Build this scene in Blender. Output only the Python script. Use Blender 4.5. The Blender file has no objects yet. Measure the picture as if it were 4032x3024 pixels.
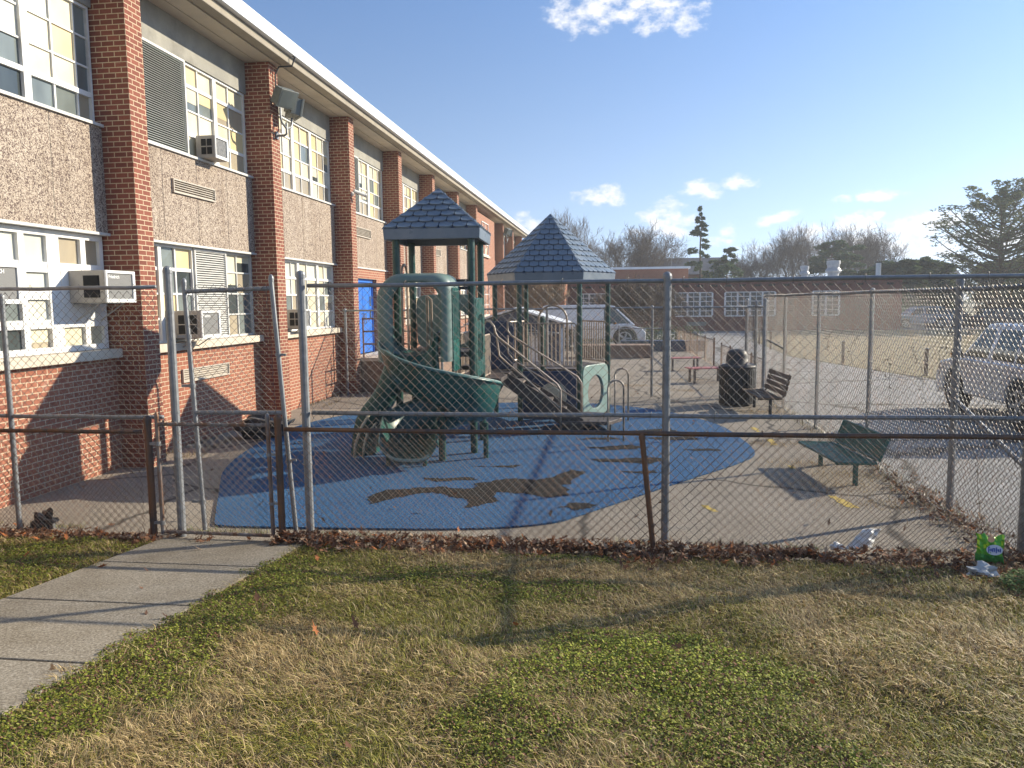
import bpy, math, random
import numpy as np
from mathutils import Vector, Matrix
S = bpy.context.scene
COL = S.collection
rnd = random.Random(7)
PI = math.pi

# ---------------------------------------------------------------- camera
cd = bpy.data.cameras.new('camera'); cam = bpy.data.objects.new('camera', cd); COL.objects.link(cam)
cd.sensor_width = 36; cd.lens = 27.37; cd.clip_start = .05; cd.clip_end = 3000
fw = Vector((-.13112658, .98586163, -.10431999)); rt = Vector((.99136206, .13068063, -.01112818)); up = Vector((-.00266176, .10487808, .99448153))
cam.matrix_world = Matrix(((rt.x, up.x, -fw.x, 0), (rt.y, up.y, -fw.y, 0), (rt.z, up.z, -fw.z, 2.1), (0, 0, 0, 1)))
S.camera = cam
S.render.resolution_x = 1024; S.render.resolution_y = 768
S.view_settings.view_transform = 'Standard'; S.view_settings.look = 'None'
S.view_settings.exposure = 0.74; S.view_settings.gamma = 1

# ---------------------------------------------------------------- sun + sky with clouds
sd = Vector((1.95, 1.17, 1.0)).normalized()
L = bpy.data.lights.new('sun', 'SUN'); L.energy = 5.0; L.angle = math.radians(.5); L.color = (1, .89, .70)
so = bpy.data.objects.new('sun', L); COL.objects.link(so); so.rotation_euler = sd.to_track_quat('Z', 'Y').to_euler()
W = bpy.data.worlds.new('World'); S.world = W; W.use_nodes = True
nt = W.node_tree; N = nt.nodes; N.clear()
def wn(t, **k):
    n = N.new(t)
    for a, b in k.items(): setattr(n, a, b)
    return n
def wl(a, b): nt.links.new(a, b)
def wm(op, a, b=None, c=None, clamp=False):
    n = wn('ShaderNodeMath', operation=op); n.use_clamp = clamp
    for i, v in enumerate((a, b, c)):
        if v is None: continue
        if isinstance(v, (int, float)): n.inputs[i].default_value = v
        else: wl(v, n.inputs[i])
    return n.outputs[0]
sky = wn('ShaderNodeTexSky', sky_type='NISHITA'); sky.sun_disc = False
sky.sun_elevation = math.radians(23.7); sky.sun_rotation = math.atan2(sd.x, sd.y)
sky.air_density = 1.0; sky.dust_density = .5; sky.ozone_density = 3.0; sky.altitude = 50
tc = wn('ShaderNodeTexCoord'); sp = wn('ShaderNodeSeparateXYZ'); wl(tc.outputs['Generated'], sp.inputs[0])
az = wm('ARCTAN2', sp.outputs[0], sp.outputs[1]); el = wm('ARCSINE', sp.outputs[2])
bw = wn('ShaderNodeRGBToBW'); wl(sky.outputs[0], bw.inputs[0])
tn = wn('ShaderNodeVectorMath', operation='SCALE'); tcx = wn('ShaderNodeMix', data_type='RGBA'); tm_ = wn('ShaderNodeMapRange'); wl(el, tm_.inputs[0]); tm_.inputs[2].default_value = .38; wl(tm_.outputs[0], tcx.inputs[0]); tcx.inputs[6].default_value = (.66, .88, 1.14, 1); tcx.inputs[7].default_value = (.38, .72, 1.44, 1); wl(tcx.outputs[2], tn.inputs[0]); wl(wm('MINIMUM', wm('MULTIPLY', bw.outputs[0], wm('ADD', 1.25, wm('MULTIPLY', el, 1.1))), 11.5), tn.inputs['Scale'])
sm = wn('ShaderNodeMix', data_type='RGBA'); em_ = wn('ShaderNodeMapRange'); wl(el, em_.inputs[0]); em_.inputs[1].default_value = 0; em_.inputs[2].default_value = .7; em_.inputs[3].default_value = .95; em_.inputs[4].default_value = .85
wl(em_.outputs[0], sm.inputs[0]); wl(sky.outputs[0], sm.inputs[6]); wl(tn.outputs[0], sm.inputs[7]); skc = sm.outputs[2]
CL = [(-0.034, 0.339, 0.042, 0.018), (0.005, 0.347, 0.061, 0.019), (0.061, 0.334, 0.033, 0.019), (0.082, 0.321, 0.014, 0.014), (-0.065, 0.343, 0.017, 0.014), (-0.026, 0.127, 0.026, 0.008), (-0.003, 0.133, 0.02, 0.01), (0.069, 0.106, 0.028, 0.014), (0.049, 0.1, 0.02, 0.01), (0.091, 0.097, 0.017, 0.009), (0.104, 0.133, 0.018, 0.009), (0.149, 0.142, 0.018, 0.007), (0.063, 0.085, 0.039, 0.006), (0.097, 0.084, 0.019, 0.005), (-0.122, 0.105, 0.013, 0.009), (-0.11, 0.094, 0.018, 0.008), (0.194, 0.096, 0.017, 0.005), (0.21, 0.101, 0.017, 0.004), (0.265, 0.114, 0.01, 0.004), (0.289, 0.116, 0.009, 0.005), (0.306, 0.118, 0.02, 0.006), (0.305, 0.095, 0.007, 0.003), (0.226, 0.077, 0.036, 0.011), (0.281, 0.082, 0.029, 0.012), (0.334, 0.077, 0.032, 0.013), (0.37, 0.083, 0.04, 0.014), (0.401, 0.086, 0.034, 0.01), (0.306, 0.06, 0.118, 0.014), (0.397, 0.061, 0.067, 0.02), (0.138, 0.083, 0.01, 0.008), (0.125, 0.072, 0.016, 0.005), (0.178, 0.09, 0.011, 0.004),
      (-.9, .16, .12, .03), (-1.3, .3, .1, .04), (.75, .12, .15, .03), (1.3, .2, .2, .04), (2.4, .2, .3, .05), (-2.2, .25, .3, .05)]
mask = None
for a, e, w, h in CL:
    u = wm('MULTIPLY', wm('SUBTRACT', az, a), 1 / (w * 1.35)); v = wm('MULTIPLY', wm('SUBTRACT', el, e), 1 / (h * 1.45))
    m = wm('SUBTRACT', 1, wm('ADD', wm('MULTIPLY', u, u), wm('MULTIPLY', v, v)))
    mask = m if mask is None else wm('MAXIMUM', mask, m)
mask = wm('MAXIMUM', mask, -1.5)
mp = wn('ShaderNodeMapping'); wl(tc.outputs['Generated'], mp.inputs[0]); mp.inputs['Scale'].default_value = (1, 1, 1.7)
nz = wn('ShaderNodeTexNoise'); wl(mp.outputs[0], nz.inputs['Vector']); nz.inputs['Scale'].default_value = 34; nz.inputs['Detail'].default_value = 9; nz.inputs['Roughness'].default_value = .62
dens = wm('ADD', wm('MULTIPLY', mask, .8), wm('MULTIPLY', wm('SUBTRACT', nz.outputs[0], .52), 4.2))
mr = wn('ShaderNodeMapRange'); wl(dens, mr.inputs[0]); mr.inputs[1].default_value = -.1; mr.inputs[2].default_value = 1.15; mr.interpolation_type = 'SMOOTHSTEP'
nz2 = wn('ShaderNodeTexNoise'); wl(mp.outputs[0], nz2.inputs['Vector']); nz2.inputs['Scale'].default_value = 60; nz2.inputs['Detail'].default_value = 4
cr = wn('ShaderNodeMix', data_type='RGBA'); wl(nz2.outputs[0], cr.inputs[0]); cr.inputs[6].default_value = (7.4, 7.7, 8.3, 1); cr.inputs[7].default_value = (9.8, 9.4, 9.0, 1)
mx = wn('ShaderNodeMix', data_type='RGBA'); wl(wm('MULTIPLY', mr.outputs[0], .92), mx.inputs[0]); wl(skc, mx.inputs[6]); wl(cr.outputs[2], mx.inputs[7])
bg = wn('ShaderNodeBackground'); wl(mx.outputs[2], bg.inputs[0]); bg.inputs[1].default_value = .082
wo = wn('ShaderNodeOutputWorld'); wl(bg.outputs[0], wo.inputs[0])

# ---------------------------------------------------------------- helpers
def tag(o, label=None, cat=None, group=None, kind=None):
    if label: o['label'] = label
    if cat: o['category'] = cat
    if group: o['group'] = group
    if kind: o['kind'] = kind
    return o
def empty(name, label=None, cat=None, group=None, loc=(0, 0, 0), rz=0):
    o = bpy.data.objects.new(name, None); COL.objects.link(o); o.location = loc; o.rotation_euler = (0, 0, rz)
    o.empty_display_size = .1
    return tag(o, label, cat, group)
def copy_tree(o, parent=None):
    c = o.copy(); COL.objects.link(c); inv = o.matrix_parent_inverse.copy(); c.parent = parent; c.matrix_parent_inverse = inv
    for ch in list(o.children): copy_tree(ch, c)
    return c
class MB:
    def __init__(s): s.v = []; s.f = []; s.m = []; s.mi = 0
    def add(s, vs, fs):
        b = len(s.v); s.v += [tuple(x) for x in vs]; s.f += [tuple(b + i for i in f) for f in fs]; s.m += [s.mi] * len(fs); return s
    def box(s, x0, x1, y0, y1, z0, z1, rz=0, c=None):
        vs = [(x, y, z) for x in (x0, x1) for y in (y0, y1) for z in (z0, z1)]
        if rz:
            c = c or ((x0 + x1) / 2, (y0 + y1) / 2); cs, sn = math.cos(rz), math.sin(rz)
            vs = [(c[0] + (x - c[0]) * cs - (y - c[1]) * sn, c[1] + (x - c[0]) * sn + (y - c[1]) * cs, z) for x, y, z in vs]
        return s.add(vs, [(0, 1, 3, 2), (4, 6, 7, 5), (0, 4, 5, 1), (2, 3, 7, 6), (0, 2, 6, 4), (1, 5, 7, 3)])
    def obox(s, c, ax, ay, az_, hx, hy, hz):   # oriented box
        c = Vector(c); A = [Vector(a).normalized() for a in (ax, ay, az_)]
        vs = [c + A[0] * i * hx + A[1] * j * hy + A[2] * k * hz for i in (-1, 1) for j in (-1, 1) for k in (-1, 1)]
        return s.add(vs, [(0, 1, 3, 2), (4, 6, 7, 5), (0, 4, 5, 1), (2, 3, 7, 6), (0, 2, 6, 4), (1, 5, 7, 3)])
    def tube(s, pts, r, n=8, cap=True, closed=False):
        P = [Vector(p) for p in pts]; k = len(P)
        rr = r if isinstance(r, (list, tuple)) else [r] * k
        ref = None; rings = []
        for i in range(k):
            if closed: d = P[(i + 1) % k] - P[i - 1]
            else: d = P[min(i + 1, k - 1)] - P[max(i - 1, 0)]
            if d.length < 1e-9: d = Vector((0, 0, 1))
            d.normalize()
            if ref is None:
                ref = Vector((0, 0, 1)) if abs(d.z) < .9 else Vector((1, 0, 0))
            a = ref - d * ref.dot(d)
            if a.length < 1e-4: a = d.orthogonal()
            a.normalize(); b = d.cross(a); ref = a
            rings.append([P[i] + (a * math.cos(2 * PI * j / n) + b * math.sin(2 * PI * j / n)) * rr[i] for j in range(n)])
        vs = [p for R in rings for p in R]; fs = []
        for i in range(k if closed else k - 1):
            i2 = (i + 1) % k
            for j in range(n): fs.append((i * n + j, i * n + (j + 1) % n, i2 * n + (j + 1) % n, i2 * n + j))
        if cap and not closed:
            fs.append(tuple(range(n))[::-1]); fs.append(tuple((k - 1) * n + j for j in range(n)))
        return s.add(vs, fs)
    def lathe(s, c, prof, n=20, axis='Z'):
        vs = []; fs = []
        for r, h in prof:
            for j in range(n):
                a = 2 * PI * j / n; x, y = r * math.cos(a), r * math.sin(a)
                vs.append({'Z': (c[0] + x, c[1] + y, c[2] + h), 'X': (c[0] + h, c[1] + x, c[2] + y), 'Y': (c[0] + x, c[1] + h, c[2] + y)}[axis])
        k = len(prof)
        for i in range(k - 1):
            for j in range(n): fs.append((i * n + j, i * n + (j + 1) % n, (i + 1) * n + (j + 1) % n, (i + 1) * n + j))
        fs.append(tuple(range(n))[::-1]); fs.append(tuple((k - 1) * n + j for j in range(n)))
        return s.add(vs, fs)
    def prism(s, poly, o, u, v, w, t):   # 2D poly in (u,v) at origin o, extruded t along w
        o, u, v, w = Vector(o), Vector(u), Vector(v), Vector(w); n = len(poly)
        a = [o + u * p[0] + v * p[1] for p in poly]; b = [q + w * t for q in a]
        return s.add(a + b, [tuple(range(n))[::-1], tuple(range(n, 2 * n))] + [(i, (i + 1) % n, n + (i + 1) % n, n + i) for i in range(n)])
    def ringprism(s, outer, inner, o, u, v, w, t):
        o, u, v, w = Vector(o), Vector(u), Vector(v), Vector(w); n = len(outer)
        A = [o + u * p[0] + v * p[1] for p in outer]; B = [o + u * p[0] + v * p[1] for p in inner]
        vs = A + B + [q + w * t for q in A] + [q + w * t for q in B]; fs = []
        for i in range(n):
            j = (i + 1) % n
            fs += [(i, j, n + j, n + i)[::-1], (2 * n + i, 2 * n + j, 3 * n + j, 3 * n + i), (i, j, 2 * n + j, 2 * n + i), (n + i, n + j, 3 * n + j, 3 * n + i)[::-1]]
        return s.add(vs, fs)
    def build(s, name, mats, parent=None, smooth=False, bevel=0, seg=2, sub=0, solid=0, loc=None):
        me = bpy.data.meshes.new(name); me.from_pydata(s.v, [], s.f); me.validate(); me.update()
        if not isinstance(mats, (list, tuple)): mats = [mats]
        for m in mats: me.materials.append(m)
        if len(mats) > 1 and len(me.polygons) == len(s.m): me.polygons.foreach_set('material_index', s.m)
        if smooth: me.polygons.foreach_set('use_smooth', [True] * len(me.polygons))
        o = bpy.data.objects.new(name, me); COL.objects.link(o)
        if parent is not None: o.parent = parent
        if loc: o.location = loc
        if solid:
            md = o.modifiers.new('solid', 'SOLIDIFY'); md.thickness = solid; md.offset = 0
        if bevel:
            md = o.modifiers.new('bevel', 'BEVEL'); md.width = bevel; md.segments = seg; md.limit_method = 'ANGLE'; md.angle_limit = .6
        if sub:
            md = o.modifiers.new('sub', 'SUBSURF'); md.levels = sub; md.render_levels = sub
        return o
def text_obj(s, size, mat, name, parent, M, extr=.002):
    c = bpy.data.curves.new(name, 'FONT'); c.body = s; c.size = size; c.extrude = extr; c.align_x = 'CENTER'; c.align_y = 'CENTER'; c.offset = size * .012
    t = bpy.data.objects.new('tmp', c); COL.objects.link(t); bpy.context.view_layer.update()
    me = bpy.data.meshes.new_from_object(t.evaluated_get(bpy.context.evaluated_depsgraph_get())); bpy.data.objects.remove(t)
    me.materials.clear(); me.materials.append(mat); me.transform(M)
    o = bpy.data.objects.new(name, me); COL.objects.link(o); o.parent = parent
    return o
def arc(c, r, a0, a1, n, u=(1, 0, 0), v=(0, 0, 1)):
    c, u, v = Vector(c), Vector(u), Vector(v)
    return [c + u * (r * math.cos(a0 + (a1 - a0) * i / n)) + v * (r * math.sin(a0 + (a1 - a0) * i / n)) for i in range(n + 1)]

# ---------------------------------------------------------------- materials
class Mat:
    def __init__(s, name, col=(.5, .5, .5), rough=.7, metal=0, spec=.5):
        s.m = bpy.data.materials.new(name); s.m.use_nodes = True; s.t = s.m.node_tree; s.N = s.t.nodes
        s.b = s.N['Principled BSDF']; s.b.inputs['Base Color'].default_value = (*col, 1)
        s.b.inputs['Roughness'].default_value = rough; s.b.inputs['Metallic'].default_value = metal
        s.b.inputs['Specular IOR Level'].default_value = spec; s._pos = None
    def n(s, t, **k):
        n = s.N.new(t)
        for a, b in k.items(): setattr(n, a, b)
        return n
    def l(s, a, b): s.t.links.new(a, b)
    def math(s, op, a, b=0., clamp=False):
        n = s.n('ShaderNodeMath', operation=op); n.use_clamp = clamp
        for i, v in enumerate((a, b)):
            if isinstance(v, (int, float)): n.inputs[i].default_value = v
            else: s.l(v, n.inputs[i])
        return n.outputs[0]
    def pos(s, obj=False):
        if obj: return s.n('ShaderNodeTexCoord').outputs['Object']
        return s.n('ShaderNodeNewGeometry').outputs['Position']
    def mapv(s, vec, sc=(1, 1, 1), rot=(0, 0, 0)):
        n = s.n('ShaderNodeMapping'); s.l(vec, n.inputs[0]); n.inputs['Scale'].default_value = sc; n.inputs['Rotation'].default_value = rot; return n.outputs[0]
    def noise(s, vec, scale, detail=4, rough=.55, dist=0):
        n = s.n('ShaderNodeTexNoise'); s.l(vec, n.inputs['Vector']); n.inputs['Scale'].default_value = scale; n.inputs['Detail'].default_value = detail
        n.inputs['Roughness'].default_value = rough; n.inputs['Distortion'].default_value = dist; return n.outputs[0]
    def ramp(s, fac, stops, interp='LINEAR'):
        n = s.n('ShaderNodeValToRGB'); n.color_ramp.interpolation = interp; e = n.color_ramp.elements
        while len(e) < len(stops): e.new(.5)
        for i, (p, c) in enumerate(stops):
            e[i].position = p; e[i].color = (*c, 1) if isinstance(c, tuple) else (c, c, c, 1)
        s.l(fac, n.inputs[0]); return n.outputs[0]
    def mix(s, f, a, b, mode='MIX'):
        n = s.n('ShaderNodeMix', data_type='RGBA', blend_type=mode)
        for i, v in ((0, f), (6, a), (7, b)):
            if isinstance(v, (int, float)): n.inputs[i].default_value = v
            elif isinstance(v, tuple): n.inputs[i].default_value = (*v, 1)
            else: s.l(v, n.inputs[i])
        return n.outputs[2]
    def col(s, c): s.l(c, s.b.inputs['Base Color']); return s
    def rough(s, c): s.l(c, s.b.inputs['Roughness']); return s
    def bump(s, h, strength=.5, dist=.01):
        n = s.n('ShaderNodeBump'); n.inputs['Strength'].default_value = strength; n.inputs['Distance'].default_value = dist
        s.l(h, n.inputs['Height']); s.l(n.outputs[0], s.b.inputs['Normal']); return s
def weathered(name, c1, c2, scale=6, rough=.6, metal=0, spec=.5, bump=.15, dirt=None):
    m = Mat(name, c1, rough, metal, spec); p = m.pos()
    f = m.noise(p, scale, 6, .65)
    c = m.mix(m.ramp(f, [(.35, 0.), (.68, 1.)]), c1, c2)
    if dirt: c = m.mix(m.ramp(m.noise(p, scale * .35, 5, .7), [(.55, 0.), (.75, .8)]), c, dirt)
    m.col(c); m.rough(m.ramp(m.noise(p, scale * 3, 3), [(.3, max(0, rough - .12)), (.7, min(1, rough + .15))]))
    if bump: m.bump(m.noise(p, scale * 12, 4), bump, .004)
    return m.m
def brick(name, a=(.28, .098, .066), b=(.19, .066, .048), mortar=(.60, .49, .34), bw=.165, rh=.0640, off=.5):
    m = Mat(name, rough=.85, spec=.25); p = m.pos()
    sp_ = m.n('ShaderNodeSeparateXYZ'); m.l(p, sp_.inputs[0])
    cb = m.n('ShaderNodeCombineXYZ'); m.l(m.math('ADD', sp_.outputs[0], sp_.outputs[1]), cb.inputs[0]); m.l(sp_.outputs[2], cb.inputs[1])
    bt = m.n('ShaderNodeTexBrick'); m.l(cb.outputs[0], bt.inputs['Vector']); bt.offset = off
    for k, v in (('Color1', (*a, 1)), ('Color2', (*b, 1)), ('Mortar', (*mortar, 1))): bt.inputs[k].default_value = v
    bt.inputs['Scale'].default_value = 1; bt.inputs['Mortar Size'].default_value = .0062; bt.inputs['Mortar Smooth'].default_value = .15
    bt.inputs['Brick Width'].default_value = bw; bt.inputs['Row Height'].default_value = rh; bt.inputs['Bias'].default_value = -.1
    n1 = m.noise(p, 1.6, 6, .7); n2 = m.noise(p, 55, 3, .6)
    c = m.mix(m.ramp(n1, [(.3, .25), (.7, 0.)]), bt.outputs['Color'], (.55, .45, .38), 'MULTIPLY')
    c = m.mix(m.ramp(n2, [(.3, .35), (.6, 0.)]), c, (.5, .45, .42), 'MULTIPLY')
    c = m.mix(m.ramp(m.noise(p, 2.3, 7, .75), [(.62, 0.), (.8, .35)]), c, (.55, .47, .42))
    m.col(c); m.bump(m.math('SUBTRACT', m.math('MULTIPLY', n2, .25), bt.outputs['Fac']), .6, .006)
    return m.m
M = {}
M['brick'] = brick('brick_red')
M['brick_low'] = brick('brick_low_wall', (.37, .15, .095), (.28, .105, .070), (.58, .47, .34))
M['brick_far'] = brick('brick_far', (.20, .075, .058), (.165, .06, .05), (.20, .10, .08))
M['brick_far2'] = brick('brick_far_sunlit', (.36, .14, .08), (.3, .11, .065), (.42, .28, .18))  # orange tone holds the sunlit look of the far brick
def agg():
    m = Mat('aggregate_panel', rough=.9, spec=.2); p = m.pos()
    mp_ = m.mapv(p, (1, 1, 1))
    f = m.noise(mp_, 38, 2.4, .5, 1.8)
    c = m.ramp(f, [(.37, (.13, .095, .085)), (.455, (.20, .15, .13)), (.485, (.42, .345, .275)), (.56, (.60, .515, .42)), (.72, (.50, .425, .345))])
    c = m.mix(m.ramp(m.noise(p, .9, 6, .75), [(.35, .5), (.62, 0.)]), c, (.70, .64, .60), 'MULTIPLY')
    c = m.mix(m.ramp(m.noise(m.mapv(p, (1, 5, .35)), 1.1, 6, .75), [(.50, 0.), (.72, .6)]), c, (.60, .55, .50), 'MULTIPLY')
    m.col(c); m.bump(f, 1.0, .02); return m.m
M['agg'] = agg()
M['beam'] = weathered('shaded_beam_concrete', (.34, .30, .235), (.27, .24, .19), 2.5, .9, bump=.3, dirt=(.18, .15, .12))  # darker than the soffit: shade below the fascia put into the colour
M['vent_metal'] = weathered('galvanised_vent', (.42, .43, .44), (.32, .33, .34), 4, .5, .3)
M['concrete'] = weathered('concrete_trim', (.44, .40, .33), (.36, .32, .27), 3, .85, bump=.3, dirt=(.2, .18, .15))
M['lintel'] = weathered('lintel_concrete', (.32, .31, .27), (.24, .235, .21), 2.2, .9, bump=.4, dirt=(.15, .14, .12))
M['soffit'] = weathered('soffit_paint', (.56, .49, .39), (.48, .42, .34), 1.5, .85, bump=.15, dirt=(.32, .27, .2))
M['sill'] = weathered('limestone_sill', (.62, .55, .44), (.52, .46, .37), 5, .8, bump=.2, dirt=(.35, .3, .24))
M['fascia'] = weathered('metal_fascia', (.72, .74, .75), (.62, .64, .66), 2, .45, 0.2, bump=.05, dirt=(.5, .5, .48))
M['white'] = weathered('white_paint', (.78, .78, .76), (.70, .70, .68), 5, .5, bump=.05, dirt=(.5, .48, .44))
M['offwhite'] = weathered('mill_aluminium', (.60, .60, .57), (.5, .5, .48), 8, .5, bump=.05)
M['louver'] = weathered('louver_green', (.36, .38, .36), (.28, .31, .29), 4, .55)
M['vent'] = weathered('vent_metal', (.50, .45, .38), (.40, .36, .30), 5, .6)
M['black'] = weathered('black_metal', (.02, .02, .022), (.035, .034, .034), 8, .55)
M['dark'] = Mat('dark_void', (.008, .008, .009), .9).m
M['roof'] = weathered('roof_membrane', (.25, .25, .25), (.2, .2, .2), 2, .9)
def pane(name, c, rough=.12, v=.25):
    m = Mat(name, c, rough, 0, .6); p = m.pos()
    f = m.noise(m.mapv(p, (1, 1, .5)), 1.7, 3)
    m.col(m.mix(m.ramp(f, [(.35, 0.), (.65, 1.)]), c, tuple(x * (1 - v) for x in c))); return m.m
M['p_cream'] = pane('pane_cream', (.68, .56, .31), .35)
M['p_cream2'] = pane('pane_pale', (.72, .66, .48), .3)
M['p_tan'] = pane('pane_tan', (.42, .36, .26), .25)
M['p_white'] = pane('pane_blind', (.72, .72, .62), .2)
M['p_dark'] = pane('pane_dark', (.07, .085, .085), .06, .5)
M['p_grey'] = pane('pane_grey', (.20, .23, .22), .08, .4)
M['p_blue'] = pane('pane_blue', (.05, .22, .32), .1, .3)
PANES = ['p_cream', 'p_cream2', 'p_tan', 'p_white', 'p_dark', 'p_grey', 'p_blue']
def galv(name, c1=(.42, .43, .44), c2=(.30, .31, .32), rust=0):
    m = Mat(name, c1, .48, .35, .5); p = m.pos()
    c = m.mix(m.ramp(m.noise(p, 14, 5, .7), [(.35, 0.), (.65, 1.)]), c1, c2)
    if rust: c = m.mix(m.ramp(m.noise(m.mapv(p, (1, 1, .35)), 9, 6, .7), [(.5 - rust * .35, 0.), (.72 - rust * .35, 1.)]), c, (.17, .085, .045))
    m.col(c); m.bump(m.noise(p, 60, 3), .12, .002); return m.m
M['galv'] = galv('galvanised_pipe', (.27, .28, .29), (.19, .20, .21)); M['galv_rusty'] = galv('galvanised_pipe_rusting', (.25, .255, .26), (.18, .185, .19), rust=.35)
M['rust'] = galv('rusty_pipe', (.075, .067, .065), (.055, .048, .046), rust=.4)
M['wire'] = galv('galvanised_wire', (.15, .15, .15), (.09, .09, .09), rust=.1)
M['wire_rust'] = galv('rusty_wire', (.075, .062, .055), (.05, .042, .036), rust=.3)
M['teal'] = weathered('green_plastic', (.007, .056, .049), (.013, .09, .078), 3, .32, spec=.5, bump=.03, dirt=(.03, .15, .13))
M['teal_pale'] = weathered('faded_green_plastic', (.17, .27, .24), (.22, .31, .28), 3, .5, spec=.4, bump=.03, dirt=(.3, .35, .32))
M['green_post'] = weathered('dark_green_coated_post', (.007, .048, .038), (.012, .07, .055), 5, .33, spec=.5, bump=.02)
M['navy'] = weathered('navy_roof_plastic', (.12, .165, .215), (.18, .22, .265), 3, .38, spec=.7, bump=.04, dirt=(.22, .26, .29))
M['navy_dark'] = weathered('navy_panel_plastic', (.015, .035, .085), (.02, .045, .10), 3, .45, spec=.4, bump=.03)
M['brown_deck'] = weathered('brown_coated_deck', (.06, .045, .04), (.085, .065, .055), 6, .55, bump=.05)
M['tan_pole'] = weathered('tan_coated_tube', (.42, .33, .25), (.36, .28, .21), 9, .4, spec=.5, bump=.02)
M['beige'] = weathered('beige_plastic', (.55, .50, .36), (.48, .44, .33), 4, .45, bump=.02)
M['door_blue'] = weathered('blue_door_paint', (.015, .14, .55), (.02, .17, .62), 3, .4, bump=.03, dirt=(.02, .1, .38))
M['bench_green'] = weathered('green_coated_steel', (.02, .09, .075), (.03, .12, .10), 5, .45, bump=.02)
M['wood'] = weathered('weathered_wood', (.11, .075, .05), (.17, .12, .085), 9, .75, bump=.3)
M['red_wood'] = weathered('red_painted_wood', (.33, .07, .07), (.42, .16, .15), 10, .6, bump=.2, dirt=(.5, .36, .34))
M['stair'] = weathered('worn_stair_coating', (.20, .16, .135), (.12, .095, .08), 8, .6, bump=.05)
M['teal_hood'] = weathered('faded_sunlit_hood', (.085, .165, .145), (.17, .225, .205), 2.2, .42, spec=.5, bump=.03, dirt=(.18, .21, .2))  # faded green, lightened further so its sunlit look is in the colour
M['bag_grey'] = Mat('grey_bag_plastic', (.3, .31, .32), .35).m
M['tyre'] = weathered('tyre_rubber', (.02, .02, .02), (.03, .03, .03), 20, .85)
M['rim'] = Mat('wheel_rim', (.45, .46, .48), .3, .8).m
M['carglass'] = Mat('car_glass', (.03, .055, .055), .04, 0, .9).m
def paint(name, c):
    m = Mat(name, c, .3, .15, .6); m.b.inputs['Coat Weight'].default_value = .7; m.b.inputs['Coat Roughness'].default_value = .08; return m.m
M['car_silver'] = paint('silver_white_car_paint', (.58, .59, .61)); M['car_white'] = paint('white_van_paint', (.72, .73, .74))
M['car_blue'] = paint('steel_blue_car_paint', (.16, .24, .33)); M['car_dark'] = paint('dark_car_paint', (.04, .06, .09))
M['amber'] = Mat('amber_lens', (.9, .35, .02), .2).m
M['redlens'] = Mat('red_lens', (.5, .02, .02), .2).m
M['brown_wall'] = weathered('brown_stucco', (.24, .155, .11), (.19, .125, .09), 2, .9, bump=.2, dirt=(.3, .2, .14))

# ================================================================ THE SETTING
SL = .085
def lawn_z(x, y):
    z = SL * max(0, min(6.45, 6.45 - y))
    return z
def bumpz(x, y):
    return .022 * math.sin(x * 1.9 + .6 * y) * math.sin(y * 2.3 + .4) + .012 * math.sin(x * 5.1 + 1) * math.cos(y * 4.7) + .006 * math.sin(11 * x + 3) * math.sin(9 * y)
def lawnb(x, y):
    e = min(1, max(0, (6.35 - y) / .5)) * (1 if not -4.3 < x < -2.4 else max(0, min(1, (abs(x + 3.35) - .67) / .28)))
    return lawn_z(x, y) + bumpz(x, y) * e + .012 * e
def gm(name, stops, sc=8, fine=90, bumpk=.5, rough=.95, crack=0, stain=(.6, .56, .5)):
    m = Mat(name, rough=rough, spec=.25); p = m.pos()
    c = m.ramp(m.noise(p, fine, 4, .7), stops)
    c = m.mix(m.ramp(m.noise(p, sc * .12, 6, .7), [(.4, .0), (.7, .55)]), c, stain, 'MULTIPLY')
    if crack:
        v = m.n('ShaderNodeTexVoronoi', feature='DISTANCE_TO_EDGE'); v.inputs['Scale'].default_value = crack
        nn = m.n('ShaderNodeTexNoise'); m.l(p, nn.inputs['Vector']); nn.inputs['Scale'].default_value = 1.7; nn.inputs['Detail'].default_value = 5
        va = m.n('ShaderNodeVectorMath', operation='MULTIPLY_ADD'); m.l(nn.outputs['Color'], va.inputs[0]); va.inputs[1].default_value = (.5, .5, .5); m.l(p, va.inputs[2])
        m.l(va.outputs[0], v.inputs['Vector'])
        k = m.ramp(v.outputs['Distance'], [(.0, 1.), (.006, .85), (.014, 0.)])
        c = m.mix(k, c, (.07, .06, .05))
    m.col(c); m.bump(m.noise(p, fine, 4, .7), bumpk, .006); return m.m
M['asphalt'] = gm('drive_asphalt', [(.3, (.19, .185, .18)), (.55, (.30, .295, .285)), (.75, (.42, .41, .39))], fine=70, crack=.22)
M['play_ground'] = gm('playground_aggregate', [(.34, (.09, .075, .062)), (.48, (.24, .205, .165)), (.56, (.34, .30, .245)), (.68, (.56, .51, .43))], fine=62, crack=.3)
M['walk'] = gm('walk_concrete', [(.34, (.15, .125, .095)), (.48, (.27, .235, .18)), (.56, (.34, .30, .235)), (.68, (.50, .46, .38))], sc=14, fine=75, bumpk=.5, crack=0, stain=(.55, .50, .42))
M['pad'] = gm('blue_rubber', [(.38, (.003, .012, .035)), (.47, (.012, .062, .16)), (.55, (.028, .12, .26)), (.66, (.15, .28, .42))], fine=52, bumpk=.7, stain=(.62, .66, .75))
M['pad_old'] = gm('worn_black_rubber', [(.40, (.004, .0035, .003)), (.52, (.010, .008, .007)), (.68, (.06, .048, .04))], fine=45, bumpk=1)
M['yellow'] = weathered('yellow_paint', (.52, .36, .05), (.38, .29, .10), 14, .85)
M['soil'] = gm('thatch_soil', [(.3, (.05, .038, .022)), (.5, (.11, .085, .045)), (.7, (.21, .17, .095))], fine=60, bumpk=1)
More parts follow.
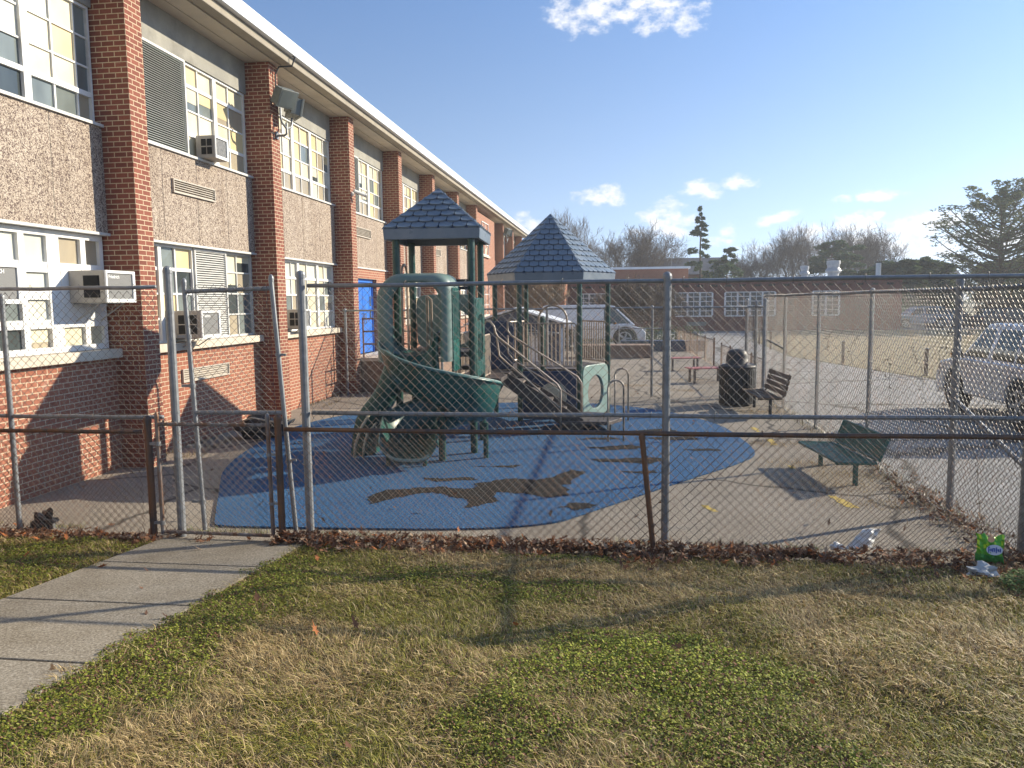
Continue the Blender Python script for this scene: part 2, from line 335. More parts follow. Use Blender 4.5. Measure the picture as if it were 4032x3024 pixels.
M['dry_field'] = gm('dry_field_grass', [(.3, (.14, .11, .06)), (.5, (.26, .21, .12)), (.7, (.38, .32, .20))], sc=1.5, fine=9, stain=(.62, .66, .5))
M['far_ground'] = gm('far_ground', [(.3, (.12, .11, .06)), (.6, (.22, .2, .12))], fine=3)

def sheet(name, poly, z, m, kind='structure'):
    o = MB().add([(x, y, z) for x, y in poly], [tuple(range(len(poly)))]).build(name, m); return tag(o, kind=kind)
sheet('ground', [(-1500, -1500), (1500, -1500), (1500, 1500), (-1500, 1500)], -.06, M['far_ground'])
sheet('playground_surface', [(-6.45, 6.35), (3.22, 6.35), (3.22, 36), (-6.45, 36)], 0, M['play_ground'])
sheet('parking_lot', [(3.22, 6.35), (26, 6.35), (26, 14), (9.4, 18), (7.75, 23), (6.4, 30), (7.1, 42), (9, 53), (14, 54.6), (40, 54.6), (40, 80), (19.6, 80), (19.4, 55.2), (-6.45, 55.2), (-6.45, 36.004), (3.22, 36.004)], -.012, M['asphalt'])
def field():
    mb = MB(); P = [(9.45, 18.1), (7.8, 23), (6.5, 30), (7.2, 42), (9.1, 52.8), (14, 54.4), (60, 54.4), (60, 14.1), (26, 14.1)]
    mb.add([(x, y, .0) for x, y in P], [tuple(range(len(P)))[::-1]]); return tag(mb.build('dry_field', M['dry_field']), kind='structure')
field()
# lawn base
def lawn():
    mb = MB(); xs = [-40, -20, -12] + [-8 + .1 * i for i in range(141)] + [8, 14, 30]; ys = [-30, -10, -3] + [0 + .1 * i for i in range(64)] + [6.345]
    vs = [(x, y, lawnb(x, y) if -8 < x < 6 else lawn_z(x, y)) for y in ys for x in xs]; n = len(xs)
    fs = [(j * n + i, j * n + i + 1, (j + 1) * n + i + 1, (j + 1) * n + i) for j in range(len(ys) - 1) for i in range(n - 1)
          if not (-4.03 < (xs[i] + xs[i + 1]) / 2 < -2.66)]
    mb.add(vs, fs); mb.add([(-40, 6.345, 0), (40, 6.345, 0), (40, 6.345, -.08), (-40, 6.345, -.08)], [(0, 1, 2, 3)])
    return tag(mb.build('lawn_ground', M['soil'], smooth=True), kind='structure')
lawn()
def walk():
    mb = MB(); ys = [6.36, 5.49, 4.51, 3.53, 2.55, 1.57, .59, -.4, -1.4, -2.4]
    for a, b in zip(ys[1:], ys[:-1]):
        x0, x1 = -4.02, -2.68; a2, b2 = a + .010, b - .010
        zz = lambda y: lawn_z(0, y) + .022
        mb.add([(x0, a2, zz(a2)), (x1, a2, zz(a2)), (x1, b2, zz(b2)), (x0, b2, zz(b2)), (x0, a2, zz(a2) - .1), (x1, a2, zz(a2) - .1), (x1, b2, zz(b2) - .1), (x0, b2, zz(b2) - .1)],
               [(0, 1, 2, 3), (0, 4, 5, 1), (1, 5, 6, 2), (2, 6, 7, 3), (3, 7, 4, 0)])
    mb.add([(-4.1, -2.4, lawn_z(0, -2.4) - .02), (-2.6, -2.4, lawn_z(0, -2.4) - .02), (-2.6, 0, lawn_z(0, 0) - .02), (-4.1, 0, lawn_z(0, 0) - .02)], [(0, 1, 2, 3)])
    mb.add([(-4.1, 0, lawn_z(0, 0) - .02), (-2.6, 0, lawn_z(0, 0) - .02), (-2.6, 6.37, -.012), (-4.1, 6.37, -.012)], [(0, 1, 2, 3)])
    return tag(mb.build('footpath', M['walk'], bevel=.006), kind='structure')
walk()
# blue rubber pad
def smooth_poly(P, it=3):
    for _ in range(it):
        Q = []
        for i in range(len(P)):
            a, b = P[i], P[(i + 1) % len(P)]
            Q += [(a[0] * .75 + b[0] * .25, a[1] * .75 + b[1] * .25), (a[0] * .25 + b[0] * .75, a[1] * .25 + b[1] * .75)]
        P = Q
    return P
PAD = [(-3.86, 6.95), (-3.80, 6.84), (-3.72, 6.80), (-3.3, 6.80), (-.75, 6.93), (-.13, 7.78), (.81, 9.1), (1.72, 10.3), (1.95, 10.9), (1.9, 11.9), (1.75, 13.5), (.65, 15.4), (-1.2, 16.3), (-4.2, 15.4), (-5.35, 13.6), (-5.5, 11.8), (-5.07, 9.4), (-4.45, 8.15)]
def wob(P, amp, seed, n=3):
    r = random.Random(seed); Q = []
    for i in range(len(P)):
        a, b = P[i], P[(i + 1) % len(P)]
        for k in range(n):
            t = k / n; Q.append((a[0] + (b[0] - a[0]) * t + r.uniform(-amp, amp), a[1] + (b[1] - a[1]) * t + r.uniform(-amp, amp)))
    return Q
pp = smooth_poly(PAD, 3)
mb = MB(); mb.prism(pp, (0, 0, .004), (1, 0, 0), (0, 1, 0), (0, 0, 1), .016)
tag(mb.build('rubber_pad', M['pad']), kind='structure')
WORN = [[(-2.68, 7.95), (-2.54, 8.34), (-2.21, 8.43), (-1.94, 8.49), (-1.61, 8.42), (-1.59, 8.68), (-1.48, 8.79), (-1.28, 8.95), (-.88, 8.91), (-.67, 9.34), (-.51, 9.54), (-.33, 9.36), (-.49, 8.91), (-.54, 8.7), (-.47, 8.21), (-.8, 8.12), (-1.03, 8.28), (-1.28, 8.32), (-1.23, 7.91), (-1.55, 7.58), (-1.58, 7.93), (-1.87, 8.2), (-2.18, 8.18), (-2.35, 7.92), (-2.54, 7.73)],
        [(-.3, 10.2), (.3, 10.35), (.75, 10.3), (.4, 10.0), (-.2, 10.0)], [(-.5, 11.0), (.2, 11.25), (.5, 11.1), (-.1, 10.85)], [(.5, 11.9), (1.2, 12.1), (1.3, 11.8), (.7, 11.7)],
        [(-.55, 7.75), (-.4, 7.95), (-.2, 7.85), (-.35, 7.65)], [(.2, 12.5), (.9, 12.8), (1.0, 12.5), (.4, 12.3)], [(-2.3, 8.9), (-1.7, 9.0), (-1.6, 8.85), (-2.1, 8.75)], [(0.1, 9.5), (.5, 9.6), (.55, 9.45), (.2, 9.4)],
        [(.9, 10.9), (1.4, 11.1), (1.45, 10.9)], [(-.6, 11.7), (0, 11.9), (.1, 11.7)], [(-1.9, 9.6), (-1.2, 9.75), (-1.3, 9.6)]]
mb = MB()
for i, Pl in enumerate(WORN):
    Q = wob(wob(Pl, .05, i, 2), .022, 90 + i, 4); mb.add([(x, y, .0245) for x, y in Q], [tuple(range(len(Q)))])
tag(mb.build('rubber_pad_worn_patches', M['pad_old']), kind='structure')
mb = MB()
for i, (x, y, l, w, a) in enumerate([(2.3, 11.75, .5, .09, 1.5), (2.26, 12.9, .45, .08, 1.6), (2.34, 8.3, .5, .09, 1.75), (2.2, 10.0, .2, .06, 1.6), (.95, 7.9, .25, .05, 1.9)]):
    P = [(x + math.cos(a) * l * u - math.sin(a) * w * v, y + math.sin(a) * l * u + math.cos(a) * w * v) for u, v in ((-.5, -.5), (.5, -.5), (.5, .5), (-.5, .5))]
    Q = wob(P, .022, 50 + i, 6); mb.add([(a_, b_, .004) for a_, b_ in Q], [tuple(range(len(Q)))])
tag(mb.build('yellow_ground_marking', M['yellow']), kind='structure')

# ================================================================ SCHOOL BUILDING
sch = empty('school_building', 'long two storey school building with red brick pilasters and pebble panels', 'building', loc=(-6.4, 20, 0))
def P_(mb, name, mat, parent=sch, **k):   # parts of the school: world coordinates kept
    o = mb.build(name, mat, parent, **k); o.matrix_parent_inverse = Matrix.Translation((6.4, -20, 0)); return o
bay0 = lambda k: 5.55 + 4.1 * k
bay1 = lambda k: 9.3 + 4.1 * k
PIL = list(range(-1, 7))
pm = None
for k in PIL:
    if pm is None:
        mb = MB(); mb.box(-6.62, -6.0, -.175, .175, -.05, 6.318); pm = P_(mb, 'pilaster', M['brick'], bevel=.004, seg=1); pm.location.y = bay1(k) + .175; p = pm
    else: p = pm.copy(); COL.objects.link(p); p.parent = sch; p.matrix_parent_inverse = pm.matrix_parent_inverse.copy(); p.location.y = bay1(k) + .175
def window(y0, y1, z0, z1, vb, hb, pal, frame='white', x=-6.50, outer=.035, name='window', seed=0):
    r = random.Random(seed); f = MB(); pn = MB()
    f.box(x - .05, x + .03, y0, y1, z0, z0 + outer); f.box(x - .05, x + .03, y0, y1, z1 - outer, z1)
    f.box(x - .05, x + .03, y0, y0 + outer, z0 + outer, z1 - outer); f.box(x - .05, x + .03, y1 - outer, y1, z0 + outer, z1 - outer)
    for (y, w) in vb: f.box(x - .04, x + (.032 if w > .06 else .012), y - w / 2, y + w / 2, z0 + outer, z1 - outer)
    for (z, w) in hb: f.box(x - .035, x + (.026 if w > .05 else .009), y0 + outer, y1 - outer, z - w / 2, z + w / 2)
    ys = [y0 + outer] + [v for v, _ in sorted(vb)] + [y1 - outer]; zs = [z0 + outer] + [h for h, _ in sorted(hb)] + [z1 - outer]
    for i in range(len(ys) - 1):
        for j in range(len(zs) - 1):
            c = pal(i, j, r); pn.mi = PANES.index(c); dx = r.uniform(-.004, .004)
            fr_ = 0
            if c in ('p_cream', 'p_cream2', 'p_white') and r.random() < .14: fr_ = r.uniform(.15, .6)
            zm = zs[j] + (zs[j + 1] - zs[j]) * fr_
            if fr_: pn.mi = PANES.index(r.choice(['p_grey', 'p_dark', 'p_tan'])); pn.add([(x - .016, ys[i], zs[j]), (x - .016, ys[i + 1], zs[j]), (x - .016, ys[i + 1], zm + .004), (x - .016, ys[i], zm + .004)], [(0, 1, 2, 3)]); pn.mi = PANES.index(c)
            pn.add([(x - .012 + dx, ys[i], zm), (x - .012, ys[i + 1], zm + (r.uniform(-.006, .006) if fr_ else 0)), (x - .012 + dx * .5, ys[i + 1], zs[j + 1]), (x - .012, ys[i], zs[j + 1])], [(0, 1, 2, 3)])
    w = P_(f, name, M[frame]); g = pn.build('pane', [M[c] for c in PANES], w)
    return w
def louver(y0, y1, z0, z1, x=-6.46, pitch=.032, mat='louver', fr='offwhite', name='louver', fw_=.035):
    mb = MB(); mb.mi = 0
    z = z0 + fw_
    while z < z1 - fw_ - .01:
        mb.add([(x - .02, y0 + fw_, z + pitch * .75), (x + .012, y0 + fw_, z), (x + .012, y1 - fw_, z), (x - .02, y1 - fw_, z + pitch * .75)], [(0, 1, 2, 3)])
        mb.add([(x + .012, y0 + fw_, z), (x + .012, y0 + fw_, z + .007), (x + .012, y1 - fw_, z + .007), (x + .012, y1 - fw_, z)], [(3, 2, 1, 0)])
        z += pitch
    mb.mi = 1; mb.box(x - .04, x - .03, y0, y1, z0, z1)
    mb.mi = 2
    for a, b, c, d in ((y0, y1, z0, z0 + fw_), (y0, y1, z1 - fw_, z1), (y0, y0 + fw_, z0 + fw_, z1 - fw_), (y1 - fw_, y1, z0 + fw_, z1 - fw_)): mb.box(x - .03, x + .02, a, b, c, d)
    return P_(mb, name, [M[mat], M['dark'], M[fr]])
def pal_up(bias):
    def f(i, j, r):
        t = r.random()
        if j == 0 and t < .5: return 'p_tan'
        if t < bias: return 'p_cream' if r.random() < .6 else 'p_cream2'
        return r.choice(['p_cream2', 'p_white', 'p_tan', 'p_grey', 'p_white'])
    return f
def pal_low(i, j, r): return r.choice(['p_white', 'p_cream2', 'p_cream2', 'p_grey', 'p_white', 'p_tan'])
H4 = [(4.74, .022), (5.08, .022), (5.42, .022)]
for k in range(-1, 7):
    a, b = bay0(k), bay1(k)
    a2, b2 = a - .02, b + .02
    if k != 3:
        mb = MB(); mb.box(-6.7, -6.40, a2, b2, -.05, 1.45); P_(mb, 'lower_wall', M['brick_low'])
        mb = MB(); mb.box(-6.6, -6.30, a + .003, b - .003, 1.45, 1.565); P_(mb, 'stone_sill', M['sill'], bevel=.006, seg=1)
    mb = MB()   # pebble panel with vertical joints
    js = [a] + [a + (b - a) * t for t in (.25, .5, .75)] + [b]
    for i in range(4): mb.box(-6.7, -6.40, js[i] + .006, js[i + 1] - .006, 3.03, 4.335)
    P_(mb, 'pebble_panel', M['agg'])
    mb = MB(); mb.box(-6.69, -6.405, a, b, 3.031, 4.334); P_(mb, 'panel_joint', M['sill'])
    mb = MB(); mb.box(-6.6, -6.365, a, b, 4.337, 4.372); mb.box(-6.6, -6.37, a, b, 2.995, 3.028); P_(mb, 'metal_sill', M['offwhite'])
    mb = MB(); mb.box(-6.9, -6.44, a2, b2, 5.78, 6.4); P_(mb, 'lintel_beam', M['lintel'])
    mb = MB(); mb.box(-6.9, -6.56, a2, b2, 1.4, 6.0); P_(mb, 'backing_wall', M['dark'])
W1 = .075
# upper windows
def pal0(i, j, r): return [['p_dark', 'p_cream2', 'p_cream2', 'p_cream2', 'p_cream2'], ['p_grey', 'p_cream2', 'p_cream2', 'p_cream2', 'p_white'], ['p_grey', 'p_cream', 'p_cream', 'p_cream2', 'p_cream2'], ['p_dark', 'p_grey', 'p_white', 'p_white', 'p_cream2'], ['p_grey', 'p_cream2', 'p_cream2', 'p_white', 'p_white'], ['p_grey', 'p_cream2', 'p_cream', 'p_cream2', 'p_white'], ['p_tan', 'p_grey', 'p_grey', 'p_grey', 'p_grey']][min(6, max(0, i - 2 if i > 2 else 0))][min(4, j)]
window(5.6, 9.28, 4.37, 5.78, [(6.0, .02), (6.4, .09), (6.82, .02), (7.25, .09), (7.68, .025), (8.17, .11), (8.62, .025), (9.02, .02)], [(4.72, .06), (5.05, .022), (5.4, .022)], pal0, seed=1)
window(1.5, 5.18, 4.37, 5.78, [(2.4, .09), (3.3, .02), (4.2, .09)], H4, pal_up(.5), seed=2)
louver(9.7, 11.43, 4.37, 5.78)
window(11.45, 13.38, 4.37, 5.78, [(11.85, .022), (12.34, .1), (12.82, .022)], [(4.72, .05), (5.08, .022), (5.45, .05)], pal_up(.75), seed=5)
window(13.8, 17.48, 4.37, 5.78, [(14.2, .02), (14.6, .09), (15.0, .02), (15.43, .11), (15.87, .02), (16.36, .11), (16.8, .02), (17.15, .02)], [(4.74, .05), (5.06, .022), (5.42, .03)], pal_up(.7), seed=6)
louver(17.9, 19.48, 4.37, 5.78)
window(19.5, 21.58, 4.37, 5.78, [(19.88, .022), (20.33, .13), (20.85, .022), (21.25, .02)], [(4.74, .05), (5.06, .022), (5.42, .03)], pal_up(.7), seed=8)
for k in (4, 5, 6):
    a, b = bay0(k), bay1(k)
    window(a + .05, b - .02, 4.37, 5.78, [(a + .45, .02), (a + .9, .1), (a + 1.35, .02), (a + 1.85, .1), (a + 2.35, .02), (a + 2.8, .1), (a + 3.25, .02)], [(4.74, .05), (5.06, .022), (5.42, .03)], pal_up(.65), seed=10 + k)
# lower windows
def pal0l(i, j, r):
    c = [['p_grey', 'p_grey', 'p_tan', 'p_cream2'], ['p_grey', 'p_blue', 'p_grey', 'p_cream2'], ['p_dark', 'p_grey', 'p_cream2', 'p_white'], ['p_cream2', 'p_white', 'p_white', 'p_white'], ['p_cream2', 'p_white', 'p_white', 'p_tan']]
    return c[min(4, max(0, i - 2))][min(3, j)]
window(5.6, 9.27, 1.57, 2.99, [(6.05, .08), (6.5, .1), (6.98, .08), (7.42, .10), (7.88, .09), (8.37, .20), (8.89, .09)], [(1.91, .10), (2.24, .10), (2.56, .12)], pal0l, outer=.07, seed=20)
mb = MB(); mb.box(-6.478, -6.462, 8.47, 8.885, 1.96, 2.53); mb.box(-6.478, -6.462, 8.885, 9.2, 1.96, 2.53); P_(mb, 'filler_panel', M['white'])
window(1.5, 5.18, 1.57, 2.99, [(2.4, .09), (3.3, .02), (4.2, .09)], [(1.92, .03), (2.28, .05), (2.63, .03)], pal_low, seed=21)
def pal1l(i, j, r): return [['p_white', 'p_cream2', 'p_grey', 'p_grey'], ['p_white', 'p_cream', 'p_tan', 'p_grey'], ['p_white', 'p_cream', 'p_grey', 'p_grey'], ['p_white', 'p_grey', 'p_dark', 'p_cream']][min(3, i)][min(3, j)]
window(9.7, 11.42, 1.57, 2.99, [(10.1, .02), (10.52, .08), (10.95, .03)], [(1.92, .03), (2.28, .03), (2.64, .05)], pal1l, seed=22)
louver(11.42, 12.42, 1.57, 2.99, pitch=.036, mat='offwhite')
window(12.42, 13.38, 1.57, 2.99, [(12.85, .025)], [(1.95, .025), (2.30, .025), (2.66, .025)], lambda i, j, r: [['p_tan', 'p_dark', 'p_cream2', 'p_cream2'], ['p_grey', 'p_grey', 'p_tan', 'p_cream2']][i][j], frame='offwhite', seed=23)
window(13.8, 17.48, 1.57, 2.99, [(14.2, .08), (14.75, .02), (15.15, .02), (15.46, .10), (15.96, .02), (16.52, .10), (16.95, .02)], [(1.95, .03), (2.30, .03), (2.64, .05)], pal_low, seed=24)
for k in (4, 5, 6):
    a, b = bay0(k), bay1(k)
    window(a + .02, b - .02, 1.57, 2.99, [(a + .5, .02), (a + 1., .09), (a + 1.5, .02), (a + 2., .09), (a + 2.5, .02), (a + 3., .09)], [(1.95, .03), (2.30, .03), (2.64, .05)], pal_low, seed=30 + k)
# vents
def vent(y0, y1, z0, z1, x=-6.385, pitch=.034): return louver(y0, y1, z0, z1, x, pitch, 'vent', 'vent', 'wall_vent', .018)
vent(10.82, 12.02, 3.75, 3.95); vent(18.85, 20.1, 3.79, 4.02); vent(27.3, 28.4, 3.8, 4.04); vent(10.8, 12.2, .96, 1.16)
# bay with the blue door
mb = MB(); mb.box(-6.7, -6.40, 17.83, 18.92, -.05, 3.0); mb.box(-6.7, -6.40, 20.56, 21.62, -.05, 3.0); mb.box(-6.7, -6.401, 18.92, 20.56, 2.75, 3.0); P_(mb, 'entrance_wall', M['brick_low'])
mb = MB(); mb.box(-6.56, -6.50, 18.92, 18.99, .8, 2.75); mb.box(-6.56, -6.50, 20.49, 20.56, .8, 2.75); mb.box(-6.56, -6.50, 18.99, 20.49, 2.66, 2.75); P_(mb, 'door_frame', M['door_blue'])
for i, y in enumerate((18.99, 19.745)):
    mb = MB(); mb.box(-6.56, -6.53, y + .004, y + .741, .82, 2.655)
    for z in (1.75, 2.1): mb.box(-6.535, -6.522, y + .5 - .38 * (1 - i), y + .68 - .38 * (1 - i), z - .1, z + .25)
    d = P_(mb, 'door', M['door_blue'], bevel=.004, seg=1)
    mb = MB(); yy = y + (.68 if i == 0 else .06); mb.tube([(-6.53, yy, 1.6), (-6.47, yy, 1.6), (-6.47, yy, 1.85), (-6.53, yy, 1.85)], .012); mb.build('handle', M['galv'], d)
    mb = MB(); c = y + .59 - .38 * (1 - i)
    for z in (1.75, 2.1): mb.box(-6.524, -6.518, c - .05, c + .05, z - .06, z + .2)
    mb.build('glass_slot', M['p_dark'], d)
# brick block and far bays
mb = MB(); mb.box(-6.9, -6.04, 34.25, 39.3, -.05, 6.1); P_(mb, 'brick_wall', M['brick_low'])
def smallwin(y0, y1, z0, z1, x, sd_):
    w = window(y0, y1, z0, z1, [((y0 + y1) / 2, .06)], [(z0 + (z1 - z0) * .33, .03), (z0 + (z1 - z0) * .66, .03)], pal_low, x=x, seed=sd_)
smallwin(35.45, 37.25, 4.3, 5.8, -6.03, 61); smallwin(35.45, 37.25, 1.5, 3.0, -6.03, 62)
mb = MB(); mb.box(-6.05, -5.95, 35.35, 37.35, 4.2, 4.29); mb.box(-6.05, -5.95, 35.35, 37.35, 1.4, 1.49); P_(mb, 'stone_sill', M['sill'])
mb = MB(); mb.box(-6.9, -6.4, 39.3, 51, -.05, 1.45); mb.box(-6.9, -6.401, 39.3, 51, 3.0, 4.34); P_(mb, 'brick_wall', M['brick_low'])
mb = MB(); mb.box(-6.92, -6.44, 34.25, 51, 5.9, 6.4); P_(mb, 'lintel_beam', M['lintel'])
for i, (a, b) in enumerate(((39.4, 42.0), (42.45, 46.1), (46.5, 50.5))):
    for z0, z1 in ((1.5, 2.97), (4.36, 5.88)):
        window(a, b, z0, z1, [(a + (b - a) * t, .05) for t in (.2, .4, .6, .8)], [(z0 + (z1 - z0) * .5, .03)], pal_up(.5), seed=70 + i)
for y in (42.05, 46.15, 50.55):
    p = pm.copy(); COL.objects.link(p); p.parent = sch; p.matrix_parent_inverse = pm.matrix_parent_inverse.copy(); p.location.y = y + .175
mb = MB(); mb.box(-6.93, -6.63, 34.3, 51, 1.4, 5.9); P_(mb, 'backing_wall', M['dark'])
# eave: soffit, concrete edge beam, white metal fascia, roof
mb = MB(); mb.box(-7.0, -6.22, 1.2, 52, 6.325, 6.4); mb.box(-6.205, -5.92, 1.2, 52, 6.325, 6.4); mb.box(-7, -5.9, 1.2, 52, 6.40, 6.45); P_(mb, 'soffit', M['soffit'])
mb = MB(); mb.box(-5.905, -5.72, 1.2, 52, 6.34, 6.47); P_(mb, 'edge_beam', M['beam'], bevel=.012)
mb = MB()
y = 1.2
while y < 51.9: mb.box(-5.9, -5.625, y, min(52, y + 3.0) - .006, 6.478, 6.70); y += 3.0
mb.box(-5.9, -5.64, 1.2, 52, 6.472, 6.69); P_(mb, 'fascia', M['fascia'])
mb = MB(); mb.box(-20, -5.9, 1.2, 52, 6.46, 6.64); mb.box(-20, -6.9, 1.25, 51, -.05, 6.46); P_(mb, 'roof', M['roof'])
mb = MB(); mb.box(-5.8, -5.79, 45, 45.01, 6.6, 6.61)
# landing in front of the door
lt = empty('door_landing', 'brown concrete landing and rusty railing in front of the blue door', 'landing', loc=(-5, 19, 0))
def W_(mb, name, mat, parent, **k):
    o = mb.build(name, mat, parent, **k); o.matrix_parent_inverse = Matrix.LocRotScale(parent.location, parent.rotation_euler, None).inverted(); return o
mb = MB(); mb.box(-6.36, -4.1, 17.9, 21.6, 0, .74); W_(mb, 'base_wall', M['brown_wall'], lt)
mb = MB(); mb.box(-6.36, -4.04, 17.84, 21.66, .743, .83); W_(mb, 'slab', M['sill'], lt, bevel=.01)
mb = MB()
for z in (1.15, 1.45, 1.75): mb.tube([(-5.95, 17.95, z), (-4.15, 17.95, z), (-4.15, 21.5, z)], .02, 6)
for x, y in ((-5.95, 17.95), (-5.35, 17.95), (-4.75, 17.95), (-4.15, 17.95), (-4.15, 19.2), (-4.15, 20.4), (-4.15, 21.5)): mb.tube([(x, y, .8), (x, y, 1.78)], .022, 6)
W_(mb, 'railing', M['rust'], lt)

# ================================================================ AC UNITS, LAMPS, CAMERA ON THE WALL
def ac_unit(label, y0, z0, w, h, d, txt=True, slots=1, x=-6.46, brackets=True, mesh_front=True, group='window air conditioners on the school wall'):
    t = empty('window_air_conditioner', label, 'air conditioner', group, loc=(x, y0, z0))
    b = MB(); b.box(0, d, 0, w, 0, h); body = b.build('housing', M['ac_body'], t, bevel=.008, seg=2)
    b = MB(); b.ringprism([(0, 0), (w, 0), (w, h), (0, h)], [(.03 * w / .57, .045), (w - .05, .045), (w - .05, h - .035), (.03, h - .035)], (d + .001, 0, 0), (0, 1, 0), (0, 0, 1), (1, 0, 0), .022)
    b.build('front_frame', M['white'], t, bevel=.003, seg=1)
    g = MB(); g.box(d + .0015, d + .006, .031, w - .051, .046, h - .036); g.build('grille', M['ac_mesh'] if mesh_front else M['ac_old'], t)
    for s in range(slots):
        a0, a1 = (.42 * d, .86 * d) if slots == 1 else ((.3 * d, .56 * d) if s == 0 else (.62 * d, .88 * d))
        g = MB(); g.mi = 0; g.box(a0, a1, -.004, -.0005, h * .16, h * .84); g.mi = 1
        n = int((a1 - a0) / .012)
        if slots == 1:
            for i in range(n): g.box(a0 + i * .012, a0 + i * .012 + .004, -.011, -.0035, h * .16, h * .84)
        else:
            for i in range(int(h * .68 / .018)): g.box(a0, a1, -.011, -.0035, h * .16 + i * .018, h * .16 + i * .018 + .006)
        g.mi = 2; g.box(a0 - .006, a1 + .006, -.012, -.0012, h * .5 - .008, h * .5 + .008)
        g.build('side_vent', [M['dark'], M['black'], M['ac_body']], t)
    if brackets:
        for yy in (.06, w - .06):
            g = MB(); g.tube([(.02, yy, -.22), (d * .75, yy, -.006)], .009, 5); g.tube([(0, yy, -.006), (d * .8, yy, -.006)], .009, 5)
            g.build('bracket', M['galv'], t)
    if txt:
        text_obj(txt, h * .15, M['white_text'], 'lettering', t, Matrix.Translation((d + .0075, w * .30, h * .80)) @ Matrix(((0, 0, 1, 0), (1, 0, 0, 0), (0, 1, 0, 0), (0, 0, 0, 1))))
    return t
M['ac_body'] = weathered('ac_housing', (.42, .39, .34), (.34, .31, .27), 7, .6, bump=.05, dirt=(.25, .2, .15))
def acm():
    m = Mat('ac_mesh', rough=.6); p = m.pos()
    w = m.n('ShaderNodeTexWave'); w.bands_direction = 'DIAGONAL'; m.l(m.mapv(p, (0, 1, 1)), w.inputs['Vector']); w.inputs['Scale'].default_value = 38
    m.col(m.ramp(w.outputs[1], [(.35, (.03, .03, .03)), (.6, (.30, .30, .29))])); return m.m
M['ac_mesh'] = acm(); M['ac_old'] = weathered('ac_weathered_coil', (.08, .085, .09), (.2, .2, .2), 25, .7); M['white_text'] = Mat('white_lettering', (.8, .8, .78), .5).m
ac_unit('white air conditioner on brackets left of the nearest full brick pilaster', 8.59, 2.15, .57, .385, .46, 'Friedrich')
ac_unit('grey air conditioner cut by the left edge of the photo', 6.78, 2.14, .5, .40, .44, 'FRIEDRICH')
ac_unit('white lower floor air conditioner in front of the slatted louvre', 10.65, 1.63, .55, .40, .49, 'Friedrich', slots=2)
ac_unit('old beige upper floor air conditioner beside the big green louvre', 11.66, 4.385, .42, .34, .30, None, slots=2, brackets=False, mesh_front=False)
ac_unit('small beige air conditioner behind the tall gate post', 14.68, 1.63, .4, .38, .36, None, slots=2)
ac_unit('far upper floor air conditioner seen beside the first playset roof post', 31.0, 4.42, .75, .40, .4, None, slots=2)

def flood(label, loc, sc=1, ry=0):
    t = empty('floodlight', label, 'floodlight', 'twin floodlights on the school wall', loc=loc)
    a = MB(); a.box(0, .03, -.05, .05, -.06, .06); a.tube([(.02, 0, 0), (.16, 0, 0), (.2, 0, .03), (.2, 0, .22)], .022 * sc, 8)
    a.tube([(.2, -.02, .12)] + arc((.2, -.12, .28), .12, -PI / 2, -PI, 6, (0, 1, 0), (0, 0, 1)) + [(.2, -.24, .42)], .02, 8)
    a.tube([(.2, .02, .12)] + arc((.2, .12, .28), .12, -PI / 2, 0, 6, (0, 1, 0), (0, 0, 1)) + [(.2, .24, .36)], .02, 8)
    a.build('bracket', M['galv'], t)
    for (cy, cz, yaw, pit) in ((-.16, .62, -.45, .55), (.24, .52, .7, .2)):
        fwv = Vector((math.cos(yaw) * math.cos(pit), math.sin(yaw) * math.cos(pit), -math.sin(pit))); rv = Vector((-math.sin(yaw), math.cos(yaw), 0)); uv = fwv.cross(rv) * -1
        h = MB(); c = Vector((.24, cy, cz)); h.obox(c, fwv, rv, uv, .085, .18, .145); h.obox(c + fwv * .10, fwv, rv, uv, .02, .195, .16); h.obox(c - fwv * .1, fwv, rv, uv, .04, .10, .08)
        hd = h.build('lamp_head', M['lamp'], t, bevel=.006, seg=1)
        h = MB(); h.obox(c + fwv * .122, fwv, rv, uv, .002, .165, .13); h.build('lens', M['p_grey'], hd)
    return t
M['lamp'] = weathered('dark_lamp_housing', (.10, .115, .11), (.15, .165, .155), 9, .6, bump=.1, dirt=(.2, .19, .16))
flood('dark twin floodlight on a curved bracket near the top of a pilaster', (-6.0, 13.60, 5.10))
flood('small distant twin floodlight under the far end of the eave', (-6.0, 42.3, 5.3), 1)
t = empty('security_camera', 'small white bullet camera on the pilaster beside the blue door bay', 'security camera', loc=(-6.0, 17.6, 4.62))
mb = MB(); mb.lathe((0, 0, 0), [(.05, 0), (.05, .03), (.02, .05)], 12, 'X'); mb.tube([(.03, 0, 0), (.12, .02, .02)], .012, 6); mb.build('mount', M['white'], t)
mb = MB(); mb.tube([(.08, -.10, .05), (.26, .14, -.02)], [.04, .045], 12); mb.tube([(.26, .14, -.02), (.28, .165, -.027)], [.05, .05], 12); mb.build('camera_body', M['offwhite'], t, smooth=False)
t = tag(MB().tube([(-5.97, 13.58, 5.6), (-5.96, 13.58, 6.15), (-5.9, 13.6, 6.28), (-5.68, 13.66, 6.3), (-5.63, 13.68, 6.45), (-5.7, 13.68, 6.5)], .016, 6).build('conduit', M['black']), 'black cable conduit running up from the floodlight over the eave edge', 'conduit')
tag(MB().tube([(-5.97, 22.1, .9), (-5.97, 22.1, 4.6), (-5.97, 22.4, 4.75), (-5.95, 26.2, 4.8)], .025, 6).build('downpipe', M['brick_low']), 'thin brown pipe bending along the pilaster behind the square playset roof', 'pipe')

